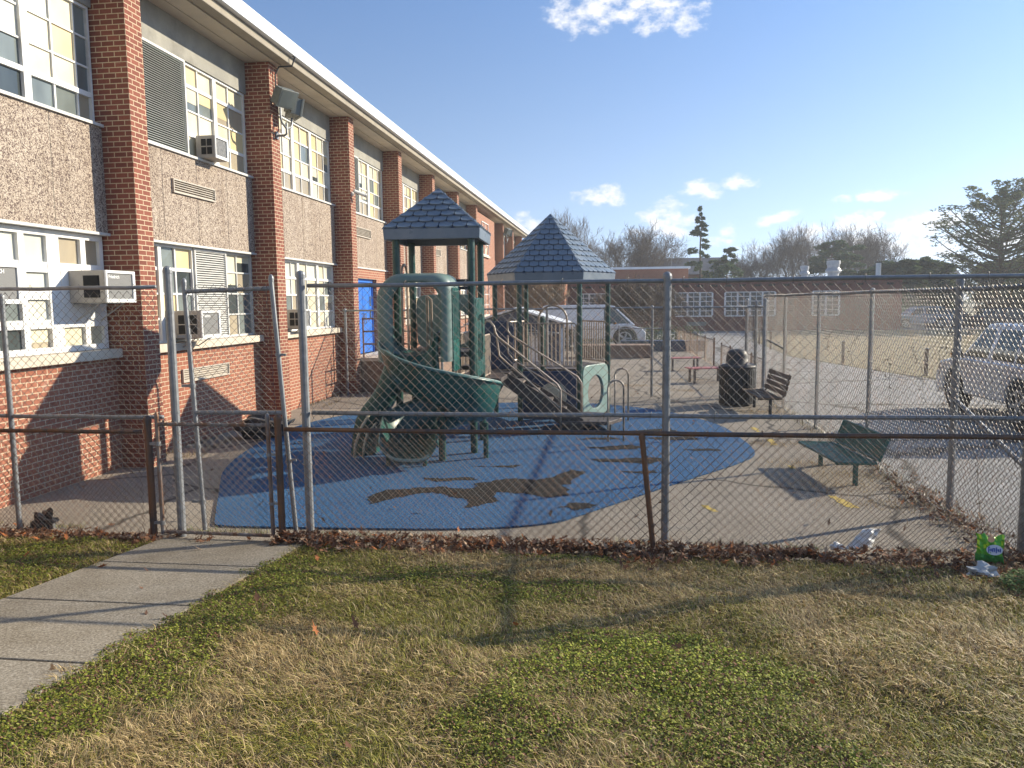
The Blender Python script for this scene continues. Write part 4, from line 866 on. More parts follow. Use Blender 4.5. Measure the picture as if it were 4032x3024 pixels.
# curved climbing chute on the left
def climber():
    Lp = [(-3.06, 1.42), (-3.14, 1.30), (-3.23, 1.0), (-3.37, .8), (-3.53, .64), (-3.61, .43), (-3.66, .03)]
    Rp = [(-2.84, 1.30), (-2.86, 1.12), (-2.99, .81), (-3.13, .60), (-3.22, .46), (-3.27, .3), (-3.29, .03)]
    mb = MB()
    for (lx, lz), (rx, rz) in zip(Lp, Rp):
        for s, y in ((0, 10.28), (.12, 10.22), (.88, 10.22), (1, 10.28), (1, 10.8), (0, 10.8)): mb.v.append((lx + (rx - lx) * s, y, lz + (rz - lz) * s))
    for i in range(len(Lp) - 1):
        for j in range(6): mb.f.append((i * 6 + j, i * 6 + (j + 1) % 6, (i + 1) * 6 + (j + 1) % 6, (i + 1) * 6 + j))
    mb.f.append((0, 1, 2, 3, 4, 5)); mb.m = [0] * len(mb.f); return mb
cl = Q_(climber(), 'curved_climber', M['teal'], smooth=True, sub=1)
mb = MB(); mb.tube([(-3.30, 10.12, .62), (-3.42, 10.10, .42), (-3.5, 10.08, .2), (-3.52, 10.08, .0)], .02, 8); mb.tube([(-3.2, 10.12, .5), (-3.33, 10.10, .36), (-3.38, 10.08, .18), (-3.40, 10.08, .0)], .016, 8); sub(mb, 'climber_rail', M['beige'], cl, smooth=True)

# ================================================================ BENCHES, BIN
def bench(label, loc, rz, L_=1.3, sz=.27, bz=.56, mat='bench_green', perf=True, name='park_bench', cat='bench', group='benches along the side fence'):
    t = empty(name, label, cat, group, loc, rz)
    def slats(y0, y1, z0, z1, nm):
        mb = MB(); A = Vector((y0, 0, z0)); B = Vector((y1, 0, z1)); n = 9 if perf else 4; wd = (B - A).length / n
        dirv = (B - A).normalized(); nv = Vector((-dirv.z, 0, dirv.x))
        if perf:
            nb = int(L_ / .035)
            for i in range(nb):
                y = -L_ / 2 + .03 + (L_ - .06) * i / (nb - 1); mb.obox((A + B) / 2 + Vector((0, y, 0)), dirv, (0, 1, 0), nv, (B - A).length / 2 - .01, .010, .005)
            for e in (A, B): mb.tube([e + Vector((0, -L_ / 2, 0)), e + Vector((0, L_ / 2, 0))], .017, 8)
            mb.tube([(A + B) / 2 + Vector((0, -L_ / 2, 0)), (A + B) / 2 + Vector((0, L_ / 2, 0))], .008, 6)
            for y in (-L_ / 2, L_ / 2): mb.tube([A + Vector((0, y, 0)), B + Vector((0, y, 0))], .017, 8)
        else:
            for i in range(n): mb.obox(A + dirv * (wd * (i + .5)) + Vector((0, 0, 0)), dirv, (0, 1, 0), nv, wd * .40, L_ / 2, .014)
        return mb.build(nm, M[mat], t, bevel=0 if perf else .004)
    slats(-.22, .20, sz + .01, sz, 'seat'); slats(.24, .34, sz + .03, bz, 'backrest')
    for y in (-L_ * .42, L_ * .42):
        mb = MB(); mb.tube([(.02, y, 0), (.02, y, sz - .02)], .03, 8); mb.box(-.2, .22, y - .02, y + .02, sz - .035, sz - .012); mb.tube([(.2, y, sz - .02), (.27, y, sz + .05), (.345, y, bz)], .016, 6); mb.build('leg', M['black' if not perf else mat], t)
    return t
bench('dark green perforated steel bench leaning back near the side fence', (2.62, 9.6, 0), .10, 1.28)
bench('dark brown slatted wooden bench standing beside the trash can', (2.72, 15.0, 0), .05, 1.5, .34, .76, 'wood', False)
def low_bench(label, loc, rz):
    t = empty('picnic_bench', label, 'bench', 'red benches by the low fence', loc, rz)
    mb = MB()
    for i in range(5): mb.box(-.5, .5, -.25 + .102 * i, -.25 + .102 * i + .085, .36, .385)
    mb.build('seat', M['red_wood'], t, bevel=.004)
    for x in (-.38, .38):
        for y in (-.18, .18):
            mb = MB(); mb.box(x - .025, x + .025, y - .025, y + .025, 0, .358); mb.build('leg', M['brown_deck'], t)
    return t
low_bench('red slatted backless bench directly left of the trash can', (2.33, 20.4, 0), .25)
low_bench('red slatted backless bench farther back along the low fence', (2.05, 24.0, 0), .2)
t = empty('trash_can', 'tall black trash can with a domed lid by the side fence', 'trash can', loc=(2.42, 16.0, 0))
mb = MB(); mb.lathe((0, 0, 0), [(.30, .02), (.31, .05), (.31, .70), (.305, .74)], 24); mb.build('liner', M['black'], t, smooth=False)
mb = MB()
for i in range(30):
    a_ = 2 * PI * i / 30; c, s = math.cos(a_), math.sin(a_); mb.obox((.335 * c, .335 * s, .40), (-s, c, 0), (c, s, 0), (0, 0, 1), .022, .006, .36)
for z in (.08, .4, .72): mb.lathe((0, 0, z), [(.33, -.012), (.345, -.012), (.345, .012), (.33, .012)], 30)
mb.build('slats', M['black'], t)
mb = MB(); mb.lathe((0, 0, 0), [(.36, .745), (.365, .79), (.30, .81), (.22, .83), (.21, .98), (.19, 1.06), (.13, 1.11), (.02, 1.13)], 24); mb.build('lid', M['black'], t, smooth=True)
mb = MB(); mb.tube(arc((0, 0, .8), .345, .2, 2.4, 10, (1, 0, 0), (0, 1, 0)), .02, 6); mb.build('bag_edge', M['bag_grey'] if 'bag_grey' in M else M['offwhite'], t)
t = empty('playhouse', 'low playhouse with grey gable roof and navy awning behind the tan bars', 'playhouse', loc=(-3.3, 27, 0))
mb = MB(); mb.box(-1.5, 1.5, -1, 1, 0, 1.35); mb.prism([(-1.5, 1.35), (1.5, 1.35), (0, 1.8)], (0, -1, 0), (1, 0, 0), (0, 0, 1), (0, 1, 0), 2); mb.build('wall', M['navy_dark'], t)
mb = MB(); mb.prism([(-1.75, 1.33), (0, 1.86), (1.75, 1.33), (1.75, 1.39), (0, 1.93), (-1.75, 1.39)], (0, -1.25, 0), (1, 0, 0), (0, 0, 1), (0, 1, 0), 2.5); mb.build('roof', M['fascia'], t)
mb = MB()
for i in range(22): x = -1.4 + i * .13; mb.box(x, x + .11, -1.5, -1.02, 1.02 + .2 * (1 - abs(x) / 1.6), 1.06 + .2 * (1 - abs(x) / 1.6))
for i in range(24): x = -1.45 + i * .12; mb.add([(x, -1.51, 1.1), (x + .06, -1.51, .98), (x + .12, -1.51, 1.1)], [(0, 1, 2)])
mb.build('awning', M['navy'], t)
mb = MB(); mb.box(-1.1, -.5, -1.06, -1.01, .1, 1.0); mb.build('red_board', M['redlens'], t); mb = MB(); mb.box(.2, .9, -1.06, -1.01, .1, 1.1); mb.build('white_board', M['white'], t)
mb = MB(); mb.box(-1.6, 1.2, -.5, .5, 0, .42); mb.box(-1.65, 1.25, -.55, .55, .42, .48)
tag(mb.build('planter_wall', M['brown_wall'], loc=(0.2, 29.5, 0)), 'low brown planter wall behind the hexagonal deck', 'planter')
mb = MB(); mb.box(-1.7, 1.7, -.4, .4, 0, .38); mb.box(-1.75, 1.75, -.45, .45, .38, .43)
tag(mb.build('planter_box', M['navy_dark'], loc=(2.0, 33.5, 0)), 'dark low planter box in front of the shrubs', 'planter')

# ================================================================ VEHICLES
def car(label, loc, rz, L_, Wd, H, paint_, kind='suv', name='parked_car', cat='car', group='parked cars', mirror=True):
    """local +x is forward; origin on the ground under the middle"""
    t = empty(name, label, cat, group, loc, rz); R_ = H * (.215 if L_ < 4.05 and kind != 'van' and H < 1.6 else .235); xf, xr = L_ * .30, -L_ * .29
    bz = H * .61 if kind == 'suv' else H * .55; g = H * .13
    def arch(x): return [(x + R_ * 1.16 * math.cos(a_), R_ * .95 + R_ * 1.16 * math.sin(a_)) for a_ in [PI * i / 10 for i in range(11)]]
    bot = [(L_ / 2 - .03, g + .04)] + [p for p in arch(xf) if p[1] > g][0:] + [p for p in arch(xr) if p[1] > g] + [(-L_ / 2 + .03, g + .05)]
    if kind == 'van': top = [(-L_ / 2, H * .5), (-L_ / 2 + .02, bz), (L_ * .33, bz), (L_ * .46, H * .46), (L_ / 2, H * .36)]
    else: top = [(-L_ / 2, H * .42), (-L_ / 2 + .03, bz - .02), (-L_ * .2, bz + .01), (L_ * .20, bz), (L_ * .33, bz - .03), (L_ * .46, bz - .12), (L_ / 2, H * .36)]
    poly = bot + top
    mb = MB(); mb.prism([(x, z) for x, z in poly], (0, -Wd / 2, 0), (1, 0, 0), (0, 0, 1), (0, 1, 0), Wd); body = mb.build('body', paint_, t, bevel=.045, seg=3)
    # greenhouse: 6-station tapered cab
    if kind == 'van': st = [(-L_ / 2 + .02, bz - .02), (-L_ / 2 + .06, H - .04), (-L_ / 2 + .25, H), (L_ * .12, H), (L_ * .20, H - .06), (L_ * .40, bz - .04)]
    else: st = [(-L_ / 2 + .10, bz - .02), (-L_ * .40, H * .93), (-L_ * .30, H - .02), (L_ * .02, H), (L_ * .09, H - .03), (L_ * .255, bz - .02)]
    k = len(st); wb, wt = Wd / 2 - .03, Wd / 2 - .03 - (H - bz) * (.30 if kind != 'van' else .12)
    def yy(z): return wb + (wt - wb) * (z - bz + .02) / (H - bz + .02)
    vs = [(x, -yy(z), z) for x, z in st] + [(x, yy(z), z) for x, z in st]
    fs = [tuple(range(k)), tuple(range(k, 2 * k))[::-1]] + [(i, k + i, k + (i + 1) % k, (i + 1) % k) for i in range(k)]
    mb = MB(); mb.add(vs, fs); mb.build('cab', paint_, t, bevel=.03, seg=3)
    def inset(P, sgn):
        mb = MB(); P3 = [(x, sgn * (yy(z) + .004), z) for x, z in P]; P4 = [(x, sgn * (yy(z) - .01), z) for x, z in P]; n = len(P)
        mb.add(P3 + P4, [tuple(range(n)), tuple(range(n, 2 * n))[::-1]] + [(i, (i + 1) % n, n + (i + 1) % n, n + i) for i in range(n)]); return mb
    zt = H - .10; zb = bz + .045
    def xs(z, front=True):  # window edge on front/rear slopes
        a_, b_ = (st[-1], st[-2]) if front else (st[0], st[1])
        tt = (z - a_[1]) / (b_[1] - a_[1]); return a_[0] + (b_[0] - a_[0]) * min(1, tt)
    splits = [(.03, .0)] if kind != 'van' else []
    if kind == 'van': wins = [[(L_ * .10, zb), (xs(zb) - .12, zb), (xs(zt) - .08, zt), (L_ * .10, zt)]]
    else: wins = [[(L_ * .0, zb), (xs(zb) - .10, zb), (xs(zt) - .07, zt), (L_ * .0, zt)], [(-L_ * .22, zb), (-.05 * L_ + .04, zb), (-.05 * L_ + .04, zt), (-L_ * .22, zt)], [(xs(zb, 0) + .12, zb), (-L_ * .24, zb), (-L_ * .24, zt), (xs(zt, 0) + .10, zt)]]
    for P in wins:
        for s in (-1, 1): inset(P if s < 0 else P[::-1], s).build('side_window', M['carglass'], t)
    a_, b_ = Vector((st[-1][0], 0, st[-1][1])), Vector((st[-2][0], 0, st[-2][1])); d_ = (b_ - a_); n_ = Vector((d_.z, 0, -d_.x)).normalized()
    A_, B_ = a_ + d_ * .14 + n_ * .006, a_ + d_ * .93 + n_ * .006
    ya, yb = yy(A_.z) - .07, yy(B_.z) - .07; mb = MB(); mb.add([A_ + Vector((0, -ya, 0)), A_ + Vector((0, ya, 0)), B_ + Vector((0, yb, 0)), B_ + Vector((0, -yb, 0))], [(0, 1, 2, 3)]); mb.build('windshield', M['carglass'], t, solid=.01)
    a_, b_ = Vector((st[0][0], 0, st[0][1])), Vector((st[1][0], 0, st[1][1])); d_ = b_ - a_; n_ = Vector((-abs(d_.z), 0, d_.x)).normalized()
    A_, B_ = a_ + d_ * .2 + n_ * .01, a_ + d_ * .9 + n_ * .01; ya, yb = yy(A_.z) - .1, yy(B_.z) - .1
    mb = MB(); mb.add([A_ + Vector((0, -ya, 0)), A_ + Vector((0, ya, 0)), B_ + Vector((0, yb, 0)), B_ + Vector((0, -yb, 0))], [(0, 3, 2, 1)]); mb.build('rear_window', M['carglass'], t, solid=.01)
    for x in (xf, xr):
        for s in (-1, 1):
            y0 = s * (Wd / 2 - .02); mb = MB(); mb.lathe((x, y0 - (.0 if s > 0 else -.0) - (.18 if s > 0 else 0), R_), [(R_ * .62, .0), (R_ * .95, .0), (R_, .03), (R_, .15), (R_ * .95, .18), (R_ * .62, .18)], 24, 'Y'); w = mb.build('tyre', M['tyre'], t, smooth=False)
            mb = MB(); yo = y0 - (.0 if s > 0 else .0)
            for i in range(5):
                an = 2 * PI * i / 5; mb.obox((x + .31 * R_ * math.cos(an), yo - s * .004, R_ + .31 * R_ * math.sin(an)), (math.cos(an), 0, math.sin(an)), (-math.sin(an), 0, math.cos(an)), (0, 1, 0), R_ * .32, R_ * .085, .012)
            mb.lathe((x, yo - .015, R_), [(R_ * .16, 0), (R_ * .16, .03)], 12, 'Y')
            mb.ringprism(ell(0, 0, R_ * .66, R_ * .66, 24), ell(0, 0, R_ * .56, R_ * .56, 24), (x, yo - .014, R_), (1, 0, 0), (0, 0, 1), (0, 1, 0), .028)
            mb.build('rim', M['rim'], w)
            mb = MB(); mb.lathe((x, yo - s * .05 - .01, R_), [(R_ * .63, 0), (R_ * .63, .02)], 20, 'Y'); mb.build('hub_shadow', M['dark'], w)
    if mirror:
        for s in (-1, 1):
            mb = MB(); mb.obox((L_ * .20, s * (Wd / 2 + .10), bz + .07), (1, 0, 0), (0, 1, 0), (0, 0, 1), .05, .09, .06); m_ = mb.build('wing_mirror', M['black'], t, bevel=.02)
            mb = MB(); mb.obox((L_ * .20 + .045, s * (Wd / 2 + .175), bz + .06), (1, 0, 0), (0, 1, 0), (0, 0, 1), .03, .022, .025); mb.build('indicator', M['amber'], m_)
    for s in (-1, 1):
        mb = MB(); mb.obox((L_ / 2 - .05, s * Wd * .38, H * .42), (1, 0, 0), (0, 1, 0), (0, 0, 1), .06, .14, .06); mb.build('headlight', M['p_white'], t, bevel=.02)
        mb = MB(); mb.obox((-L_ / 2 + .02, s * Wd * .42, H * .48), (1, 0, 0), (0, 1, 0), (0, 0, 1), .04, .08, .09); mb.build('tail_light', M['redlens'], t, bevel=.01)
        for x in ((-.03 * L_, .10 * L_ - .02) if False else (-.10 * L_, .12 * L_)):
            mb = MB(); mb.box(x - .08, x + .04, s * (Wd / 2 + .012) - .012, s * (Wd / 2 + .012) + .012, bz - .12, bz - .095); mb.build('door_handle', M['car_silver'] if paint_ != M['car_dark'] else M['black'], t)
    mb = MB()
    for s in (-1, 1):
        for x in (-.235 * L_, -.025 * L_, .205 * L_): mb.box(x - .004, x + .004, s * (Wd / 2 + .0005) - .001, s * (Wd / 2 + .0005) + .001, g + .08, bz - .05)
    mb.build('door_seam', M['dark'], t)
    return t
car('silver white sport utility vehicle parked behind the side fence, cut by the right edge', (7.02, 14.15, 0), PI / 2, 4.0, 1.6, 1.66, M['car_silver'])
car('white cargo van parked beyond the playset bars', (-1.0, 35.5, 0), .06, 4.6, 1.7, 1.95, M['car_white'], 'van', 'cargo_van', 'van')
car('steel blue car parked beyond the dry field by the corner of the brick wing', (21.3, 58.6, 0), PI + .05, 4.0, 1.6, 1.5, M['car_blue'])
car('dark blue car parked beyond the dry field near the right edge', (27.0, 58.2, 0), .03, 4.0, 1.6, 1.35, M['car_dark'])
car('dark car parked between the far steel blue and dark blue cars', (24.3, 60.5, 0), .03, 3.7, 1.55, 1.3, M['car_dark'])

M['slate'] = weathered('slate_roof', (.045, .05, .065), (.07, .075, .09), 3, .7)
# ================================================================ REAR BRICK WING AND HOUSES
wg = empty('brick_wing', 'low long red brick wing with white window frames across the far end', 'building', loc=(8, 60, 0))
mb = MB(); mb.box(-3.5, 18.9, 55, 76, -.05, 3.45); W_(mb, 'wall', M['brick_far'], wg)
mb = MB(); mb.box(-3.6, 18.98, 54.9, 76, 3.453, 3.58); W_(mb, 'coping', M['fascia'], wg, bevel=.02)
def wing_win(x0, x1, n):
    mb = MB(); z0, z1 = 1.05, 2.65; f = .06
    mb.box(x0, x1, 54.93, 54.99, z0 - .08, z0); mb.box(x0, x1, 54.95, 54.99, z1 - f, z1)
    for i in range(n + 1):
        x = x0 + (x1 - x0) * i / n; mb.box(x - .06, x + .06, 54.945, 54.99, z0, z1 - f)
    for i in range(n): 
        for k in (1, 2, 3, 4):
            z = z0 + (z1 - z0) * k / 5; mb.box(x0 + (x1 - x0) * i / n + .06, x0 + (x1 - x0) * (i + 1) / n - .06, 54.955, 54.99, z - .025, z + .025)
        x = x0 + (x1 - x0) * (i + .5) / n; mb.box(x - .02, x + .02, 54.957, 54.99, z0, z1 - f)
    w = W_(mb, 'window', M['white'], wg); mb = MB(); mb.box(x0, x1, 54.972, 54.996, z0, z1); mb.build('pane', M['p_dark'], w)
for a_, b_, n in ((4.1, 6.6, 3), (7.45, 10.75, 4), (-2.6, .6, 4), (13.2, 14.9, 2)): wing_win(a_, b_, n)
for i in range(24):
    x = -3 + i * .95; mb = MB(); mb.box(x, x + .42, 54.985, 55.02, 3.0, 3.14); W_(mb, 'wall_vent', M['dark'], wg)
mb = MB(); mb.box(4.9, 6.2, 54.96, 55.02, .35, .62); W_(mb, 'low_vent', M['p_grey'], wg)
lw = empty('link_wing', 'sunlit orange brick link between the school and the rear wing', 'building', loc=(-5, 53, 0))
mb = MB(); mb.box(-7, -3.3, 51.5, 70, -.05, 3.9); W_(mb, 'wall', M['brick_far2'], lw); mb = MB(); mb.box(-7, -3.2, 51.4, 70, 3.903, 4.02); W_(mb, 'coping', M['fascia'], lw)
ub = empty('upper_block', 'sunlit orange brick roof block with pale coping rising behind the wing roof', 'building', loc=(1.3, 66, 0))
mb = MB(); mb.box(-3.1, 5.6, 62, 72, 3.3, 4.55); W_(mb, 'wall', M['brick_far2'], ub); mb = MB(); mb.box(-3.25, 5.75, 61.85, 72, 4.553, 4.72); W_(mb, 'coping', M['fascia'], ub)
hs = empty('house', 'house with dark slate gable roof behind the wing left of the tall conifer', 'house', loc=(7, 90, 0))
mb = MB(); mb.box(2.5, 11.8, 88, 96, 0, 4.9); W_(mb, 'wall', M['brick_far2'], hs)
mb = MB(); mb.prism([(-.6, 0), (8.6, 0), (4, 2.0)], (2.2, 87.4, 4.9), (0, 1, 0), (0, 0, 1), (1, 0, 0), 9.9); W_(mb, 'roof', M['slate'], hs)
mb = MB(); mb.tube([(6.1, 88, 5), (6.1, 88, 8.2)], .03, 5); mb.tube([(4.6, 88, 8.05), (7.8, 88, 8.15)], .025, 5)
for i in range(8): mb.tube([(4.8 + i * .4, 87.6, 8.07), (4.8 + i * .4, 88.4, 8.07)], .018, 4)
W_(mb, 'aerial', M['galv'], hs)
hs2 = empty('house', 'pale house with brown roof glimpsed between evergreens at the right', 'house', loc=(32, 92, 0))
mb = MB(); mb.box(30.5, 37, 90, 98, 0, 3.6); W_(mb, 'wall', M['white'], hs2); mb = MB(); mb.prism([(-.4, 0), (8.4, 0), (4, 2.2)], (30.1, 89.8, 3.6), (0, 1, 0), (0, 0, 1), (1, 0, 0), 7.3); W_(mb, 'roof', M['slate'], hs2)
hs3 = empty('house', 'small dark gable peeking over the wing roof between the roof vents', 'house', loc=(29, 85, 0))
mb = MB(); mb.box(26.2, 31, 84, 90, 0, 4.3); W_(mb, 'wall', M['brick_far2'], hs3); mb = MB(); mb.prism([(-.3, 0), (5.2, 0), (2.0, 1.5)], (26, 83.7, 4.3), (1, 0, 0), (0, 0, 1), (0, 1, 0), 6.5); W_(mb, 'roof', M['slate'], hs3)
def rvent(label, x, y, r, h):
    t = empty('roof_vent', label, 'roof vent', 'metal vents on the wing roof', (x, y, 3.55)); mb = MB(); mb.lathe((0, 0, 0), [(r * .75, 0), (r * .75, h * .35), (r * .8, h * .35)], 18); mb.build('base', M['vent_metal'], t)
    mb = MB(); mb.lathe((0, 0, 0), [(r * .95, h * .36), (r * 1.1, h * .45), (r, h * .52), (r * .82, h * .62), (r * .86, h * .78), (r * .95, h * .82), (r * .93, h), (r * .3, h * 1.02)], 20); mb.build('hood', M['vent_metal'], t)
rvent('big silver mushroom vent on the wing roof', 16.05, 61, .52, 1.35); rvent('smaller silver mushroom vent left of the big one', 14.0, 61, .33, 1.0)
t = empty('roof_pipe', 'thin pale flue pipe near the right end of the wing roof', 'flue pipe', loc=(20.5, 59, 0)); mb = MB(); mb.tube([(-1.9, 0, 3.5), (-1.9, 0, 4.6)], .18, 12); mb.build('shaft', M['offwhite'], t); mb = MB(); mb.lathe((-1.9, 0, 4.6), [(.22, 0), (.22, .08)], 12); mb.build('cap', M['black'], t)

# ================================================================ TREES
M['bark'] = weathered('bark', (.11, .085, .065), (.17, .135, .10), 9, .9, bump=.4)
M['bark_tan'] = weathered('tan_twigs', (.30, .22, .14), (.22, .16, .10), 9, .9, bump=0)
def leafmat(name, a, b, c):
    m = Mat(name, a, .75, 0, .3); p = m.pos(); m.col(m.mix(m.ramp(m.noise(p, 1.1, 5, .7), [(.35, 0.), (.65, 1.)]), a, b))
    m.b.inputs['Subsurface Weight'].default_value = 0
    tr = m.n('ShaderNodeBsdfTranslucent'); tr.inputs[0].default_value = (*c, 1); ms = m.n('ShaderNodeMixShader'); ms.inputs[0].default_value = .2
    m.l(m.b.outputs[0], ms.inputs[1]); m.l(tr.outputs[0], ms.inputs[2]); m.l(ms.outputs[0], m.N['Material Output'].inputs[0]); return m.m
M['needles'] = leafmat('pine_needles', (.065, .10, .055), (.10, .14, .075), (.10, .15, .05))
M['needles_hazed'] = leafmat('hazed_needles', (.12, .155, .09), (.19, .21, .115), (.18, .20, .08))  # needles lightened so the haze over the right pines sits in the colour
def stick(V, F, p, q, r0, r1, n=3):
    d = (q - p); 
    if d.length < 1e-6: return
    d = d.normalized(); a_ = d.orthogonal().normalized(); b_ = d.cross(a_); k = len(V)
    for c, r in ((p, r0), (q, r1)):
        for j in range(n): V.append(c + (a_ * math.cos(2 * PI * j / n) + b_ * math.sin(2 * PI * j / n)) * r)
    for j in range(n): F.append((k + j, k + (j + 1) % n, k + n + (j + 1) % n, k + n + j))
def bare_tree(name, label, loc, H, spread=1.0, seed=0, levels=5, up_=.35, trunk=.2, mat='bark', twig=.012, cat='tree', fork=None):
    r = random.Random(seed); t = empty(name, label, cat, 'bare trees beyond the wing' if cat == 'tree' else None, loc)
    TV, TF, CV, CF = [], [], [], []
    def grow(p, d, L_, rad, lv):
        V, F = (TV, TF) if lv <= 1 else (CV, CF); segs = 4 if lv < 3 else 3
        for i in range(segs):
            d = (d + Vector((r.uniform(-1, 1), r.uniform(-1, 1), r.uniform(-.5, .9))) * .17 * (1 + .25 * lv)).normalized()
            if lv > 0: d = (d + Vector((0, 0, up_ * .14))).normalized()
            q = p + d * (L_ / segs); r2 = rad * (.86 if lv < levels else .7); stick(V, F, p, q, rad, r2, 6 if lv == 0 else (4 if lv < 3 else 3)); p, rad = q, r2
            if lv < levels and i >= (2 if lv == 0 else 0):
                for _ in range(r.choice((1, 1, 2)) if lv < 2 else (1 if r.random() < .92 else 0)):
                    a_ = r.uniform(0, 2 * PI); s = d.orthogonal().normalized(); s.rotate(Matrix.Rotation(a_, 3, d)); nd = (d * r.uniform(.55, .95) + s * r.uniform(.5, .95) * spread).normalized()
                    grow(p, nd, L_ * r.uniform(.5, .78) * (1 if lv else .95), max(twig, rad * r.uniform(.45, .65)), lv + 1)
        if lv < levels:
            for _ in range(2 if lv < 3 else 1):
                s = Vector((r.uniform(-1, 1), r.uniform(-1, 1), r.uniform(-.1, .6))); grow(p, (d + s * .55 * spread).normalized(), L_ * r.uniform(.5, .75), max(twig, rad * .75), lv + 1)
    if fork:
        for i in range(fork): a_ = 2 * PI * i / fork + r.random(); grow(Vector((.15 * math.cos(a_), .15 * math.sin(a_), 0)), Vector((.45 * math.cos(a_), .45 * math.sin(a_), 1)).normalized(), H * .33, trunk * .6, 0)
    else: grow(Vector((0, 0, 0)), Vector((0, 0, 1)), H * .36, trunk, 0)
    for nm, V, F in (('trunk', TV, TF), ('crown', CV, CF)):
        mb = MB(); mb.v = [tuple(v) for v in V]; mb.f = F; mb.m = [0] * len(F); mb.build(nm, M[mat], t)
    zs = max(v.z for v in CV); k = H / zs
    t.scale = (k * 1.0, k * 1.0, k); return t
BT = [('tall thin upswept bare tree right of the hexagonal roof peak', (-3.6, 75), 11.2, .8, 21, .9), ('bare dark tree behind the hexagonal roof slope', (.1, 80), 10.0, 1.0, 22, .5), ('wide spreading bare tree left of the tall conifer', (2.7, 78), 9.6, 1.15, 23, .3),
      ('wide pale bare tree right of the conifer', (17.6, 84), 10.4, 1.15, 24, .3), ('bare tree behind the smaller roof vent', (21.2, 90), 10.6, 1.05, 25, .4), ('bare tree just right of the flat topped pine', (24.8, 88), 10.7, 1.1, 26, .3),
      ('bare tree left of the flue pipe', (27.6, 92), 10.3, 1.0, 27, .4), ('small bare tree left of the big right pine', (31.8, 95), 9.2, 1.1, 28, .4), ('low bare tree at the right foot of the tall conifer', (12.7, 82), 7.2, 1.1, 29, .3), ('slim bare tree between the conifer and the wide pale tree', (14.6, 88), 8.2, 1.0, 30, .4),
      ('bare tree behind the spreading one left of the conifer', (5.0, 92), 9.4, 1.1, 31, .35), ('bare tree between the two roof vents', (23.0, 97), 11.0, 1.1, 32, .35), ('bare tree low behind the pale coping block', (-1.6, 88), 10.2, 1.0, 33, .5), ('bare tree behind the flat topped pine', (26.3, 99), 11.2, 1.15, 34, .3), ('bare tree left of the wide pale tree', (16.2, 95), 9.6, 1.15, 35, .3), ('bare tree right of the flue pipe', (30.3, 98), 10.2, 1.1, 36, .3)]
for lb, (x, y), H, s, sd_, u_ in BT: bare_tree('bare_tree', lb, (x, y, 0), H, s, sd_, 5, u_, .20, twig=.013)
bare_tree('bare_bush', 'dense leafless bush in front of the wing wall left of the centre fence post', (.95, 42, 0), 3.6, 1.2, 41, 5, .2, .07, twig=.010, cat='bush', fork=4)
bare_tree('bare_bush', 'leafless bush behind the white van bonnet', (2.1, 44, 0), 3.3, 1.2, 42, 5, .2, .07, twig=.010, cat='bush', fork=4)
bare_tree('bare_bush', 'tall tan leafless shrub at the far end of the school wall', (-4.7, 46, 0), 4.0, .7, 43, 5, 1.0, .06, 'bark_tan', twig=.010, cat='bush', fork=5)
def clumps(V, F, c, rx, ry, rz, n, size, r, flat=.35):
    for _ in range(n):
        a_ = r.uniform(0, 2 * PI); u_ = r.uniform(-1, 1); q = r.random() ** .4; s = math.sqrt(1 - u_ * u_)
        p = c + Vector((rx * q * s * math.cos(a_), ry * q * s * math.sin(a_), rz * q * u_))
        d = Vector((r.gauss(0, 1), r.gauss(0, 1), r.gauss(0, flat))).normalized(); e = d.cross(Vector((r.gauss(0, 1), r.gauss(0, 1), r.gauss(0, 1)))).normalized()
        L_ = size * r.uniform(.6, 1.4); k = len(V); V += [p - d * L_ / 2, p + e * L_ * .16, p + d * L_ / 2, p - e * L_ * .16]; F.append((k, k + 1, k + 2, k + 3))
